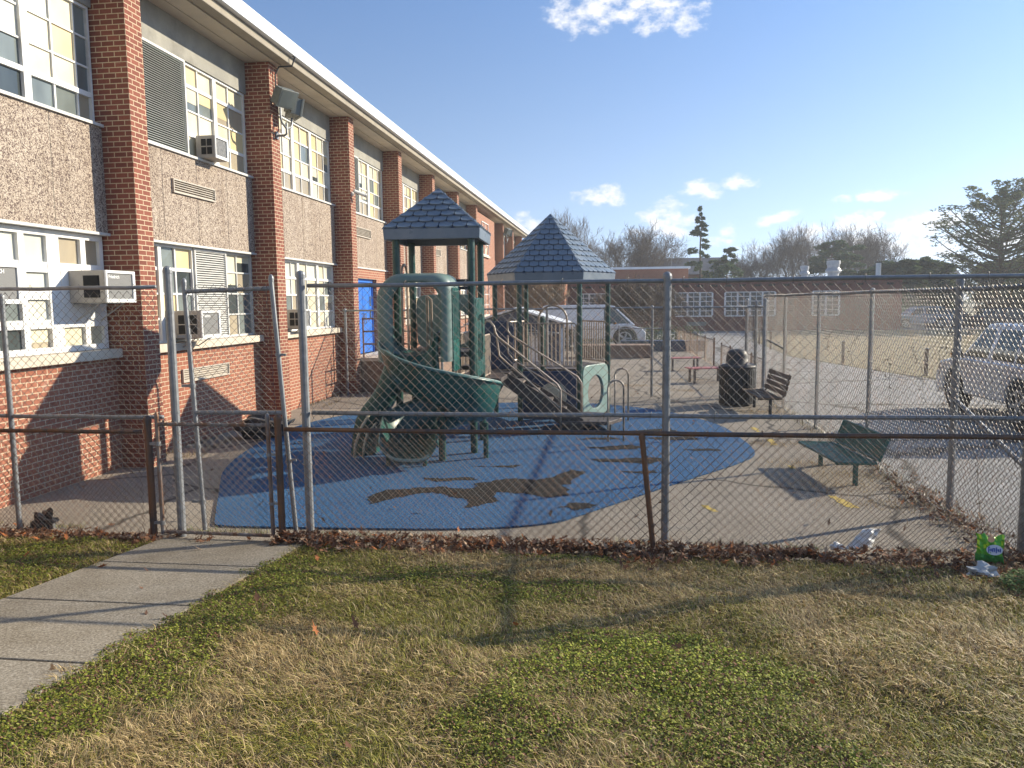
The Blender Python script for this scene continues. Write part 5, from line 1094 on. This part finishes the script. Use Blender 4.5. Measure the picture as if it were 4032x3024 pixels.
def conifer(name, label, loc, H, base_r, seed, z0=.12, layers=16, per=6, mat='needles', size=.30, dens=26, droop=-.1, shape='cone', gap=.15, upcurve=0, bare_top=0, group=None):
    r = random.Random(seed); t = empty(name, label, 'tree', group, loc); V, F, TV, TF = [], [], [], []
    pz = [Vector((r.uniform(-.05, .05) * i / 3, r.uniform(-.05, .05) * i / 3, H * i / 8)) for i in range(9)]
    for i in range(8): stick(TV, TF, pz[i], pz[i + 1], .028 * H * (1 - i / 8.4) * .6 + .02, .028 * H * (1 - (i + 1) / 8.4) * .6 + .015, 7)
    for l in range(layers):
        f = l / (layers - 1); z = H * (z0 + (1 - z0) * .98 * f)
        if shape == 'cone': R_ = base_r * (1 - f) ** .8 + .12
        elif shape == 'round': R_ = base_r * (math.sin(PI * min(1, .25 + .75 * (1 - f))) * .6 + .4 * (1 - f)) + .15
        else: R_ = base_r * (.55 + .45 * math.sin(PI * f)) * (1.1 - .5 * f)
        for _ in range(per):
            if r.random() < gap: continue
            a_ = r.uniform(0, 2 * PI); L_ = R_ * r.uniform(.65, 1.15); p = Vector((0, 0, z + r.uniform(-.5, .5) * H / 9)); d = Vector((math.cos(a_), math.sin(a_), droop + r.uniform(-.12, .18))).normalized(); pr = p.copy(); ns = 4
            for s in range(ns):
                d = (d + Vector((0, 0, upcurve * .3))).normalized(); q = pr + d * L_ / ns; rr_ = .03 * L_ * (1 - s / ns) * .7 + .012; stick(TV, TF, pr, q, rr_, rr_ * .7, 4)
                if s >= 1: clumps(V, F, (pr + q) / 2 + Vector((0, 0, .06)), L_ / ns * .75, L_ / ns * .75, .14 + .05 * L_, int(dens * (.6 + .5 * s / ns)), size, r)
                pr = q
            clumps(V, F, pr, L_ * .13 + .1, L_ * .13 + .1, .15, dens, size, r)
    for nm, V_, F_, m_ in (('trunk', TV, TF, 'bark'), ('crown', V, F, mat)):
        mb = MB(); mb.v = [tuple(v) for v in V_]; mb.f = F_; mb.m = [0] * len(F_); mb.build(nm, M[m_], t)
    return t
conifer('conifer', 'tall narrow ragged conifer standing alone in the middle of the skyline', (7.5, 72, 0), 9.9, 1.9, 51, z0=.1, layers=17, per=6, size=.30, dens=34, gap=.3)
conifer('evergreen_tree', 'small rounded evergreen right of the tall conifer', (9.6, 70, 0), 6.2, 1.9, 52, z0=.1, layers=12, per=8, shape='round', size=.30, dens=32)
conifer('pine_tree', 'flat topped pine with shelf like boughs behind the big roof vent', (20.3, 78, 0), 7.0, 3.4, 53, z0=.72, layers=4, per=8, shape='flat', size=.4, dens=60, droop=.0, gap=.1)
conifer('pine_tree', 'big spreading pine filling the right edge of the skyline', (27.2, 60, 0), 8.9, 5.6, 54, z0=.22, layers=15, per=9, mat='needles_hazed', shape='flat', size=.26, dens=34, droop=.10, gap=.1, upcurve=.6)
conifer('pine_tree', 'dark pine leaning in from beyond the right edge of the photo', (31.2, 57, 0), 8.6, 4.2, 55, z0=.2, layers=13, per=9, mat='needles_hazed', shape='flat', size=.26, dens=32, droop=.1, gap=.15, upcurve=.4)
for i, (x, y, h, w, lb) in enumerate([(22.9, 68, 4.9, 2.6, 'low dark evergreen left of the big right pine'), (26.0, 70, 5.2, 2.9, 'dark evergreen at the foot of the big right pine'), (30.5, 66, 4.8, 3.0, 'dark evergreen behind the parked cars near the right edge'), (21.5, 74, 4.3, 2.4, 'dark evergreen directly behind the end of the wing'), (34.5, 68, 5.5, 3.2, 'dark evergreen outermost at the right edge')]):
    conifer('evergreen_tree', lb, (x, y, 0), h, w, 60 + i, z0=.02, layers=13, per=12, shape='round', size=.5, dens=60, gap=.05, group='evergreens behind the parked cars')
mb = MB(); r = random.Random(5); V, F = [], []
for x, rr_ in ((-2.2, .5), (-1.2, .55), (-.2, .6), (.9, .6), (1.9, .55), (2.8, .5)): clumps(V, F, Vector((x, 0, .5)), rr_ + .15, .45, .5, 900, .09, r, 1)
mb.v = [tuple(v) for v in V]; mb.f = F; mb.m = [0] * len(F); tag(mb.build('hedge', M['needles'], loc=(.6, 36.6, 0)), 'low dark green hedge behind the garden fence', 'hedge')
mb = MB(); V, F = [], []
for i in range(50): clumps(V, F, Vector((-160 + i * 8 + r.uniform(-2, 2), r.uniform(-6, 6), 2.2)), 6, 4, 2.3 + r.random() * 1.2, 170, 1.5, r, 1)
mb.v = [tuple(v) for v in V]; mb.f = F; mb.m = [0] * len(F); tag(mb.build('distant_woodland', M['bark_tan'] if False else M['needles'], loc=(40, 170, 0)), 'far off dark band of woodland on the horizon', 'woodland', kind='stuff')

# ================================================================ LITTER, LEAVES, GRASS
nr = np.random.default_rng(11)
def vnoise(x, y, s, seed=0):
    g = np.random.default_rng(seed).random((64, 64)); u = x * s + 200.3; v = y * s + 200.7; i = np.floor(u).astype(int); j = np.floor(v).astype(int); fu = u - i; fv = v - j
    fu = fu * fu * (3 - 2 * fu); fv = fv * fv * (3 - 2 * fv); a = g[i % 64, j % 64]; b = g[(i + 1) % 64, j % 64]; c = g[i % 64, (j + 1) % 64]; d = g[(i + 1) % 64, (j + 1) % 64]
    return (a * (1 - fu) + b * fu) * (1 - fv) + (c * (1 - fu) + d * fu) * fv
def fbm(x, y, s, seed=0): return .5 * vnoise(x, y, s, seed) + .3 * vnoise(x, y, s * 2.1, seed + 1) + .2 * vnoise(x, y, s * 4.3, seed + 2)
def lawn_np(x, y):
    e = np.clip((6.35 - y) / .5, 0, 1) * np.where((x > -4.3) & (x < -2.4), np.clip((np.abs(x + 3.35) - .67) / .28, 0, 1), 1)
    b = .022 * np.sin(x * 1.9 + .6 * y) * np.sin(y * 2.3 + .4) + .012 * np.sin(x * 5.1 + 1) * np.cos(y * 4.7) + .006 * np.sin(11 * x + 3) * np.sin(9 * y)
    return SL * np.clip(6.45 - y, 0, 6.45) + b * e + .012 * e
def cmat(name, rough=.7, trans=.25):
    m = Mat(name, (.3, .3, .3), rough, 0, .3); a = m.n('ShaderNodeAttribute', attribute_name='tint'); m.l(a.outputs['Color'], m.b.inputs['Base Color'])
    if trans:
        tr = m.n('ShaderNodeBsdfTranslucent'); m.l(a.outputs['Color'], tr.inputs[0]); ms = m.n('ShaderNodeMixShader'); ms.inputs[0].default_value = trans
        m.l(m.b.outputs[0], ms.inputs[1]); m.l(tr.outputs[0], ms.inputs[2]); m.l(ms.outputs[0], m.N['Material Output'].inputs[0])
    return m.m
def npmesh(name, co, faces, k, tint, mat, tri=False):
    """co (N,nv,3); faces list of tuples local; tint (N,3)"""
    N_, nv = co.shape[:2]; me = bpy.data.meshes.new(name); me.vertices.add(N_ * nv); me.vertices.foreach_set('co', co.astype(np.float32).ravel())
    idx = []; starts = []; tot = []; c = 0
    fl = np.concatenate([np.array(f) for f in faces]); lens = np.array([len(f) for f in faces]); base = (np.arange(N_) * nv)[:, None]
    loops = (base + fl[None, :]).ravel(); me.loops.add(len(loops)); me.loops.foreach_set('vertex_index', loops.astype(np.int32))
    st = np.concatenate([[0], np.cumsum(lens)[:-1]]); ls = (np.arange(N_)[:, None] * fl.size + st[None, :]).ravel()
    me.polygons.add(len(ls)); me.polygons.foreach_set('loop_start', ls.astype(np.int32)); me.polygons.foreach_set('loop_total', np.tile(lens, N_).astype(np.int32))
    at = me.color_attributes.new('tint', 'FLOAT_COLOR', 'POINT'); cc = np.ones((N_, nv, 4), np.float32); cc[:, :, :3] = tint[:, None, :] if tint.ndim == 2 else tint; at.data.foreach_set('color', cc.ravel())
    me.update(calc_edges=True); me.materials.append(mat); o = bpy.data.objects.new(name, me); COL.objects.link(o); return o
def sample_lawn(n, seed):
    g = np.random.default_rng(seed); xs, ys = [], []
    tot = 0
    while tot < n:
        y = g.uniform(.9, 6.33, n * 2); x = g.uniform(-7.2, 5.2, n * 2)
        d = np.sqrt(x * x + y * y + 1.5); keep = g.random(n * 2) < np.clip(2.6 / d, 0, 1) ** 1.1
        vis = (x > -.95 * y - 1.2) & (x < .62 * y + 1.0); keep &= vis | (g.random(n * 2) < .25)
        edge = .03 * np.sin(y * 9) + .03 * np.sin(y * 23 + 1) + .03 * np.sin(y * 4.1 + 2); keep &= ~((x > -4.0 - edge * .8 - .02) & (x < -2.72 + edge))
        xs.append(x[keep]); ys.append(y[keep]); tot += keep.sum()
    return np.concatenate(xs)[:n], np.concatenate(ys)[:n]
def clover_mask(x, y):
    m = np.maximum.reduce([1.5 - np.hypot((x - .22) / .60, (y - 3.80) / .42), 1.05 - np.hypot((x - .5) / .8, (y - 3.1) / .5), .9 - np.hypot((x + .35) / .5, (y - 3.0) / .35),
                           1.0 - np.abs(x + 2.45) / .42 - .25 * (y > 5.4), .95 - np.hypot((x + .9) / 1.3, (y - 5.2) / .45), 1 - np.hypot((x + 4.9) / 1.0, (y - 5.3) / 1.2), .8 - np.hypot((x - 1.6) / .5, (y - 2.8) / .4), .7 - np.hypot((x + .2) / .9, (y - 6.0) / .25)])
    return np.clip(m * 1.5 + (fbm(x, y, 2.2, 5) - .5) * 3.0, 0, 1)
def bare_mask(x, y): return np.clip(1.1 - np.hypot((x - 2.5) / .75, (y - 5.75) / .3) + (fbm(x, y, 3, 9) - .5) * 1.5, 0, 1)
def grass(n, seed):
    x, y = sample_lawn(n, seed); g = np.random.default_rng(seed + 1); cm = clover_mask(x, y); bm = bare_mask(x, y)
    keep = (g.random(n) > cm * .6) & (g.random(n) > bm * .75) & (g.random(n) > .85 * np.clip((y - 6.05) / .25, 0, 1)); x, y, cm = x[keep], y[keep], cm[keep]; n = len(x)
    z = lawn_np(x, y); dry = np.clip((fbm(x, y, 1.1, 21) - .42) * 3.2 + .35 - .35 * (x > 1.2) + .25 * ((x < -.4) & (y < 4.3)) , 0, 1); dry *= (1 - .5 * cm)
    isdry = g.random(n) < .18 + .72 * dry
    tuft = fbm(x, y, 6, 31)
    h = (.016 + .042 * g.random(n) ** 1.8) * (.65 + .9 * tuft) * np.where(isdry, 1.15, 1.0); w = g.uniform(.0009, .0020, n) * (1 + .12 * np.hypot(x, y))
    a = g.uniform(0, 2 * PI, n); lean = g.uniform(.35, 1.9, n) * np.where(isdry, 1.25, 1); b = a + g.uniform(-.5, .5, n)
    ax = np.where(g.random(n) < .35, fbm(x, y, 1.6, 77) * 8, b)
    dx, dy = np.cos(ax) * lean, np.sin(ax) * lean; px, py = -np.sin(a), np.cos(a)
    P0 = np.stack([x, y, z - .004], 1); Wv = np.stack([px * w, py * w, np.zeros(n)], 1)
    L2 = h / np.sqrt(1 + (lean * .55) ** 2); mid_ = P0 + np.stack([dx * L2 * .38, dy * L2 * .38, L2 * .62], 1); tip = P0 + np.stack([dx * L2 * 1.15, dy * L2 * 1.15, L2 * g.uniform(.55, 1.05, n)], 1)
    co = np.stack([P0 - Wv, P0 + Wv, mid_ + Wv * .8, mid_ - Wv * .8, tip], 1)
    k = g.random(n)[:, None]; dryc = np.array([.26, .18, .075]) * (1 - k) + np.array([.60, .46, .23]) * k; k2 = g.random(n)[:, None]
    gr = np.array([.075, .085, .014]) * (1 - k2) + np.array([.38, .34, .06]) * k2; brn = np.array([.14, .08, .045])
    c = np.where(isdry[:, None], dryc, gr) * 1.12; rb = (g.random(n) < .12)[:, None]; c = np.where(rb, brn * (.7 + .8 * k), c)
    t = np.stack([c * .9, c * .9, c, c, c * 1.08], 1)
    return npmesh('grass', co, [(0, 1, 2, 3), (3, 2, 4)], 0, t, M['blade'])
M['blade'] = cmat('grass_blade', .55, .2); M['leaflet'] = cmat('clover_leaf', .7, .2); M['dead_leaf'] = cmat('dead_oak_leaf', .75, .2)
tag(grass(680000, 3), 'short winter grass, half green and half straw coloured', 'grass', kind='stuff')
def clover(n, seed):
    x, y = sample_lawn(n, seed); g = np.random.default_rng(seed + 1); cm = clover_mask(x, y); keep = g.random(n) < cm * .95 + .12; x, y, cm = x[keep], y[keep], cm[keep]; n = len(x)
    z = lawn_np(x, y) + g.uniform(.006, .034, n) * (.5 + .9 * fbm(x, y, 5, 44)) * (.5 + .7 * cm); hmp = np.exp(-(((x - .15) / .75) ** 2 + ((y - 3.8) / .5) ** 2)); z = z + hmp * g.uniform(.0, .045, n); s = g.uniform(.0024, .0058, n) * (1 + .06 * np.hypot(x, y)) * (1 + .12 * hmp); a = g.uniform(0, 2 * PI, n); ti = g.uniform(-.75, .75, n); ti2 = g.uniform(-.6, .6, n)
    u_ = np.stack([np.cos(a), np.sin(a), ti], 1); v = np.stack([-np.sin(a), np.cos(a), ti2], 1); c0 = np.stack([x, y, z], 1); S_ = s[:, None]
    co = np.stack([c0 - u_ * S_, c0 - u_ * S_ * .3 + v * S_ * .8, c0 + u_ * S_ * .7 + v * S_ * .65, c0 + u_ * S_, c0 + u_ * S_ * .7 - v * S_ * .65, c0 - u_ * S_ * .3 - v * S_ * .8], 1)
    k = g.random(n)[:, None]; c = np.array([.05, .075, .010]) * (1 - k) + np.array([.30, .32, .035]) * k
    br = (np.exp(-(((x - .2) / .8) ** 2 + ((y - 3.9) / .55) ** 2)))[:, None]; c = c * (1 + .5 * br)
    red = (g.random(n) < .16)[:, None]; c = np.where(red, np.array([.17, .075, .05]) * (.6 + k), c); yl = (g.random(n) < .12)[:, None]; c = np.where(yl, np.array([.34, .32, .08]), c)
    return npmesh('clover_patch', co, [(0, 1, 2, 3, 4, 5)], 0, c, M['leaflet'])
tag(clover(760000, 13), 'bright green ground cover leaves creeping through the lawn', 'ground cover', kind='stuff')
def oak(n, seed, fx_):
    g = np.random.default_rng(seed); x, y, z = fx_(g, n); n = len(x); s = g.uniform(.018, .042, n)
    ang = np.linspace(0, 2 * PI, 14, endpoint=False); rad = np.array([1.25, .55, .95, .42, .9, .4, .75, .9, .75, .4, .9, .42, .95, .55])
    a = g.uniform(0, 2 * PI, n); tx = g.normal(0, .7, n); ty = g.normal(0, .7, n); curl = g.uniform(.1, .9, n)
    jx = rad[None, :] * g.uniform(.75, 1.2, (n, 14)); lx = np.cos(ang)[None, :] * jx * 1.15; ly = np.sin(ang)[None, :] * jx * .8
    X = lx * np.cos(a)[:, None] - ly * np.sin(a)[:, None]; Y = lx * np.sin(a)[:, None] + ly * np.cos(a)[:, None]; Z = curl[:, None] * (ly ** 2 * .8 + lx ** 2 * .35) + tx[:, None] * X + ty[:, None] * Y
    nrm = np.sqrt(1 + tx ** 2 + ty ** 2)[:, None]; co = np.stack([x[:, None] + X * s[:, None] / nrm ** .5, y[:, None] + Y * s[:, None] / nrm ** .5, z[:, None] + .012 + (Z / nrm + .35) * s[:, None]], 2)
    cen = np.stack([x, y, z + .012 + .3 * s], 1)[:, None, :]; co = np.concatenate([co, cen], 1)
    k = g.random(n)[:, None]; c = np.array([.07, .035, .022]) * (1 - k) + np.array([.24, .115, .06]) * k; p_ = (g.random(n) < .14)[:, None]; c = np.where(p_, np.array([.48, .33, .21]), c); o_ = (g.random(n) < .1)[:, None]; c = np.where(o_, np.array([.42, .15, .05]), c)
    return npmesh('fallen_leaves', co, [(i, (i + 1) % 14, 14) for i in range(14)], 0, c, M['dead_leaf'])
def strip(g, n):
    x = g.uniform(-6.2, 4.2, n); w = .13 + .05 * np.sin(x * 3) + .05 * np.sin(x * 7.3) + .12 * (x > 1.8); y = 6.34 + g.normal(0, 1, n) * w - .03 - .10 * (x > 1.6)
    keep = (y < 6.62) & ~((x > -3.95) & (x < -2.95) & (g.random(n) < .9)) & (g.random(n) < np.where(x < -3, .45, 1)); x, y = x[keep], y[keep]
    pile = g.uniform(0, 1, len(x)) ** 2 * .085 * np.exp(-((y - 6.36) / .16) ** 2) * (x > -2.95)
    return x, y, np.where(y < 6.4, SL * np.clip(6.45 - y, 0, 9) + .015, .004) + pile
tag(oak(7000, 5, strip), 'drift of brown oak leaves along the foot of the fence', 'leaves', kind='stuff')
def scat(g, n):
    x = g.uniform(-6, 4, n); y = g.uniform(1.5, 6.3, n); return x, y, lawn_np(x, y) + .03 * ((x < -4.02) | (x > -2.68)) + .005
def corner(g, n):
    x = 3.2 + g.normal(0, .13, n); y = g.uniform(6.4, 11.5, n); k = (x < 3.6) & (g.random(n) < np.exp(-(y - 6.4) / 2.2)); return x[k], y[k], np.zeros(k.sum()) + .004 + g.random(k.sum()) ** 2 * .05
def play(g, n):
    x = g.uniform(-6.3, 3.1, n); y = g.uniform(6.6, 20, n); return x, y, np.zeros(n) + .02
tag(oak(70, 6, scat), 'single oak leaves scattered over the lawn', 'leaves', kind='stuff'); tag(oak(1500, 7, corner), 'leaf debris under the side fence', 'leaves', kind='stuff'); tag(oak(220, 8, play), 'single leaves scattered over the playground', 'leaves', kind='stuff')
# dry weeds under the side fence, at walls and in cracks
def weeds(name, label, n, fx_, hmin, hmax, cols, seed, wd=.002):
    g = np.random.default_rng(seed); x, y, z = fx_(g, n); n = len(x); h = g.uniform(hmin, hmax, n); a = g.uniform(0, 2 * PI, n); ln = g.uniform(.2, 1.4, n)
    P0 = np.stack([x, y, z], 1); Wv = np.stack([-np.sin(a), np.cos(a), 0 * a], 1) * (wd * g.uniform(.6, 1.5, n))[:, None]
    mid_ = P0 + np.stack([np.cos(a) * ln * h * .3, np.sin(a) * ln * h * .3, h * .6], 1); tip = P0 + np.stack([np.cos(a) * ln * h, np.sin(a) * ln * h, h * g.uniform(.7, 1, n)], 1)
    co = np.stack([P0 - Wv, P0 + Wv, mid_ + Wv, mid_ - Wv, tip], 1); c = np.array(cols)[g.integers(0, len(cols), n)] * g.uniform(.7, 1.3, (n, 1))
    return tag(npmesh(name, co, [(0, 1, 2, 3), (3, 2, 4)], 0, c, M['blade']), label, 'weeds', kind='stuff')
DW = [(.30, .22, .12), (.16, .11, .07), (.42, .32, .18), (.10, .07, .05), (.12, .15, .04)]
def f_side(g, n):
    y = g.uniform(6.5, 34, n); k = g.random(n) < np.exp(-(y - 6.5) / 9); y = y[k]; x = 3.22 + g.normal(0, .09, len(y)) * (1 + .8 * (y < 9)); return x, y, 0 * y
weeds('dry_weeds', 'dry weeds growing under the side fence', 9000, f_side, .03, .13, DW, 31)
def f_wall(g, n):
    y = g.uniform(6.5, 17.5, n); x = np.where(g.random(n) < .6, -6.36, -5.97) + np.abs(g.normal(0, .05, n)); k = fbm(y, y * 0, 1.2, 3) > .5; return x[k], y[k], 0 * y[k]
weeds('wall_weeds', 'dry weeds at the foot of the brick wall', 2500, f_wall, .02, .10, DW, 32)
def f_crack(g, n):
    c = g.integers(0, 9, n); cx = np.array([2.5, 2.4, 2.9, 2.3, 2.8, 1.6, .5, 2.0, 2.7])[c]; cy = np.array([9.0, 10.2, 9.6, 11.6, 8.2, 18.5, 19.5, 21, 15])[c]; x = cx + g.normal(0, .35, n); y = cy + g.normal(0, .16, n); k = x < 3.2; return x[k], y[k], 0 * x[k]
weeds('crack_weeds', 'pale dead weeds in the cracks round the benches', 5000, f_crack, .01, .04, [(.42, .30, .16), (.34, .22, .10), (.46, .38, .22)], 33)
def f_edge(g, n):
    x = g.uniform(-6, 3.2, n); y = 6.62 + np.abs(g.normal(0, .06, n)); k = fbm(x, x * 0, 1.4, 8) > .42; return x[k], y[k], 0 * x[k]
weeds('edge_weeds', 'green weeds along the near edge of the rubber pad', 2600, f_edge, .01, .05, [(.12, .16, .04), (.2, .2, .06), (.3, .24, .12)], 34)
# dead vine on the side fence
r = random.Random(3); V, F = [], []
for vi, (y0, z0, L_, dv) in enumerate([(7.9, .3, 1.3, .3), (8.6, 1.0, .9, .5), (9.3, .5, 1.1, -.2), (10.5, .9, .9, .2), (7.2, .1, 1.8, .5), (11.2, 1.2, .6, .1), (8.3, 1.35, .6, .3), (7.1, .9, .9, .6), (12.5, 1.3, .4, .0)]):
    p = Vector((3.24, y0, z0)); d = Vector((0, dv, 1)).normalized()
    for i in range(16):
        d = (d + Vector((0, r.uniform(-.6, .6), r.uniform(-.5, .5)))).normalized(); q = p + d * L_ / 16; q.x = 3.235 + r.uniform(-.012, .012); stick(V, F, p, q, .0028, .0026, 3)
        if r.random() < .5: clumps(V, F, q, .05, .06, .05, 3, .035, r, 1)
        p = q
mb = MB(); mb.v = [tuple(v) for v in V]; mb.f = F; mb.m = [0] * len(F); tag(mb.build('dead_vine', M['bark']), 'dead brown vine twined through the side fence mesh', 'vine')
# litter
def crumple(name, label, cat, c, rx, ry, rz, mat, seed, sub_=3, amp=.35, rot=0, group=None, flat=0):
    bm_ = __import__('bmesh').new(); __import__('bmesh').ops.create_icosphere(bm_, subdivisions=sub_, radius=1); r = random.Random(seed); ph = [r.uniform(0, 6) for _ in range(9)]
    for v in bm_.verts:
        p = v.co; k = 1 + amp * (math.sin(3.1 * p.x + ph[0]) * math.sin(4.3 * p.y + ph[1]) + .6 * math.sin(7 * p.z + ph[2] + 3 * p.x) + .35 * abs(math.sin(11 * p.x + ph[3]) * math.sin(9 * p.y + ph[4])) - .2) + r.uniform(-.05, .05)
        v.co = Vector((p.x * rx * k, p.y * ry * k, max(-.9, p.z) * rz * k))
    me = bpy.data.meshes.new(name); bm_.to_mesh(me); bm_.free(); me.materials.append(mat); o = bpy.data.objects.new(name, me); COL.objects.link(o); o.location = c; o.rotation_euler = (0, 0, rot); return tag(o, label, cat, group)
M['plastic_white'] = Mat('white_plastic_film', (.70, .70, .68), .35, 0, .5).m; M['black_plastic'] = Mat('black_plastic_film', (.02, .02, .022), .35).m
M['clear_plastic'] = Mat('clear_plastic_film', (.42, .43, .43), .25, 0, .6).m
M['chip_green'] = Mat('green_foil', (.10, .42, .03), .3, .2).m; M['chip_dark'] = Mat('dark_green_foil', (.03, .26, .05), .3, .2).m; M['chip_lime'] = Mat('lime_foil', (.45, .70, .03), .3, .1).m; M['logo_blue'] = Mat('logo_blue', (.05, .12, .45), .5).m; M['logo_pale'] = Mat('logo_pale', (.62, .68, .80), .5).m; M['chip_tan'] = Mat('printed_snack', (.75, .42, .25), .5).m
# open white bag: bent sheet
def bent_sheet(P, n=12, curl=.05, seed=0):
    A, B, C_, D = map(Vector, P); mb = MB(); r = random.Random(seed); nn = (B - A).cross(D - A).normalized()
    for i in range(n + 1):
        for j in range(n + 1):
            u_, v = i / n, j / n; p = A.lerp(B, u_).lerp(D.lerp(C_, u_), v) + nn * (curl * math.sin(PI * u_) + .012 * math.sin(9 * u_ + 5 * v) + .008 * math.sin(17 * v + 3 * u_) + r.uniform(-.003, .003)); mb.v.append(tuple(p))
    mb.f = [(i * (n + 1) + j, (i + 1) * (n + 1) + j, (i + 1) * (n + 1) + j + 1, i * (n + 1) + j + 1) for i in range(n) for j in range(n)]; mb.m = [0] * len(mb.f); return mb
t = bent_sheet([(1.88, 6.60, .02), (2.13, 6.66, .03), (2.22, 6.75, .16), (2.08, 6.72, .17)], curl=.03).build('paper_bag', M['plastic_white'], smooth=True, solid=.004); tag(t, 'crumpled white bag lying in the leaves behind the fence', 'bag')
crumple('wrapper', 'small torn white wrapper left of the white bag in the leaves', 'wrapper', (1.83, 6.60, .05), .05, .03, .03, M['plastic_white'], 4)
t = empty('snack_bag', 'bright green snack bag with a blue and white oval emblem at the right edge', 'snack bag', loc=(2.83, 6.18, .09), rz=-.15)
def pillow(w, h, d):
    mb = MB(); n = 14
    for s in (-1, 1):
        for i in range(n + 1):
            for j in range(n + 1):
                u_, v = i / n * 2 - 1, j / n * 2 - 1; mb.v.append((u_ * w / 2 * (1 - .06 * math.cos(v * 2) + .03 * math.sin(7 * v)), s * d / 2 * (max(0, 1 - u_ ** 4) * max(0, 1 - v ** 4)) ** .5 + .012 * math.sin(9 * u_ + 4 * v) + .007 * math.sin(17 * v + 8 * u_), (v + 1) / 2 * h * (1 - .07 * math.sin(4 * u_ + 1)) + .008 * math.sin(11 * u_)))
    k = (n + 1) ** 2
    for s in (0, 1):
        for i in range(n):
            for j in range(n): f = (s * k + i * (n + 1) + j, s * k + (i + 1) * (n + 1) + j, s * k + (i + 1) * (n + 1) + j + 1, s * k + i * (n + 1) + j + 1); mb.f.append(f if s == 0 else f[::-1])
    for f in mb.f: 
        z = sum(mb.v[q][2] for q in f) / 4 / h; x = sum(mb.v[q][0] for q in f) / 4 / w
        mb.m.append(1 if z < .33 else (2 if (math.sin(23 * x + 11 * z) * math.sin(17 * z + 4) > .25 and z > .5) else 0))
    return mb
b_ = pillow(.19, .21, .09); b_.build('foil_bag', [M['chip_green'], M['chip_dark'], M['chip_lime']], t, smooth=True)
mb = MB(); mb.prism(ell(.015, .115, .055, .040, 24), (0, -.056, 0), (1, 0, 0), (0, 0, 1), (0, -1, 0), .003); em = mb.build('emblem', M['logo_pale'], t)
mb = MB()
for i, (x, h) in enumerate(((-.025, .045), (-.010, .022), (.002, .030), (.014, .024), (.026, .045), (.040, .020), (.052, .028))): mb.box(x - .0035, x + .0035, -.0625, -.0595, .115 - h / 2, .115 + h / 2)
for x0, x1, z in ((-.03, -.018, .137), (-.02, .0, .115), (.0, .018, .127), (.026, .042, .118)): mb.box(x0, x1, -.0625, -.0595, z - .003, z + .003)
mb.build('emblem_writing', M['logo_blue'], em)
mb = MB(); mb.lathe((-.01, -.05, .195), [(.024, -.004), (.02, .004)], 14, 'Y'); mb.build('snack_picture', M['chip_tan'], t)
crumple('plastic_bottle', 'crushed clear plastic lying below the green snack bag', 'plastic litter', (2.66, 5.92, .10), .085, .06, .055, M['clear_plastic'], 8, amp=.45)
crumple('black_bag', 'crumpled black bag against the leftmost visible fence post', 'bag', (-5.38, 6.62, .07), .10, .07, .10, M['black_plastic'], 5, amp=.45)
sb = crumple('duffel_bag', 'black bag with a pale strap slumped against the pilaster foot', 'bag', (-5.55, 11.6, .16), .42, .22, .20, M['black_plastic'], 6, amp=.25, rot=.2)
mb = MB(); mb.tube([(-.3, -.1, .12), (-.1, -.22, .2), (.15, -.2, .14), (.4, -.25, .1), (.55, -.2, .16), (.5, -.1, .1), (.3, -.15, .12)], .014, 6); mb.build('strap', M['beige'], sb)
crumple('pale_bag', 'pale plastic bag caught at the foot of the brown landing wall', 'bag', (-5.35, 17.6, .06), .14, .08, .06, M['plastic_white'], 7)
# leafy plant at the right edge
g = np.random.default_rng(77); n = 2600; rr2 = g.random(n) ** .5; aa = g.uniform(0, 2 * PI, n); x = 2.98 + .34 * rr2 * np.cos(aa); y = 5.55 + .30 * rr2 * np.sin(aa); z = lawn_np(x, y) + g.random(n) * .17 * (1 - .6 * rr2 ** 2)
s = g.uniform(.008, .02, n)[:, None]; a = g.uniform(0, 2 * PI, n); u_ = np.stack([np.cos(a), np.sin(a), g.uniform(-.5, .5, n)], 1); v = np.stack([-np.sin(a), np.cos(a), g.uniform(-.4, .4, n)], 1); c0 = np.stack([x, y, z], 1)
k = g.random(n)[:, None]; c = np.array([.04, .085, .02]) * (1 - k) + np.array([.14, .22, .04]) * k
tag(npmesh('leafy_plant', np.stack([c0 - u_ * s, c0 + v * s * .6, c0 + u_ * s, c0 - v * s * .6], 1), [(0, 1, 2, 3)], 0, c, M['leaflet']), 'low green leafy plant at the right edge beside the snack bag', 'plant')

# ================================================================ HAZE
M['haze'] = bpy.data.materials.new('haze_air'); M['haze'].use_nodes = True; hn = M['haze'].node_tree; hn.nodes.clear()
ho_ = hn.nodes.new('ShaderNodeOutputMaterial'); hv_ = hn.nodes.new('ShaderNodeVolumePrincipled'); hv_.inputs['Density'].default_value = .0013; hv_.inputs['Color'].default_value = (.90, .93, .97, 1); hv_.inputs['Anisotropy'].default_value = .3
hn.links.new(hv_.outputs[0], ho_.inputs['Volume'])
tag(MB().box(-1600, 1600, -1600, 1600, -1.1, 16).build('haze', M['haze']), kind='stuff')
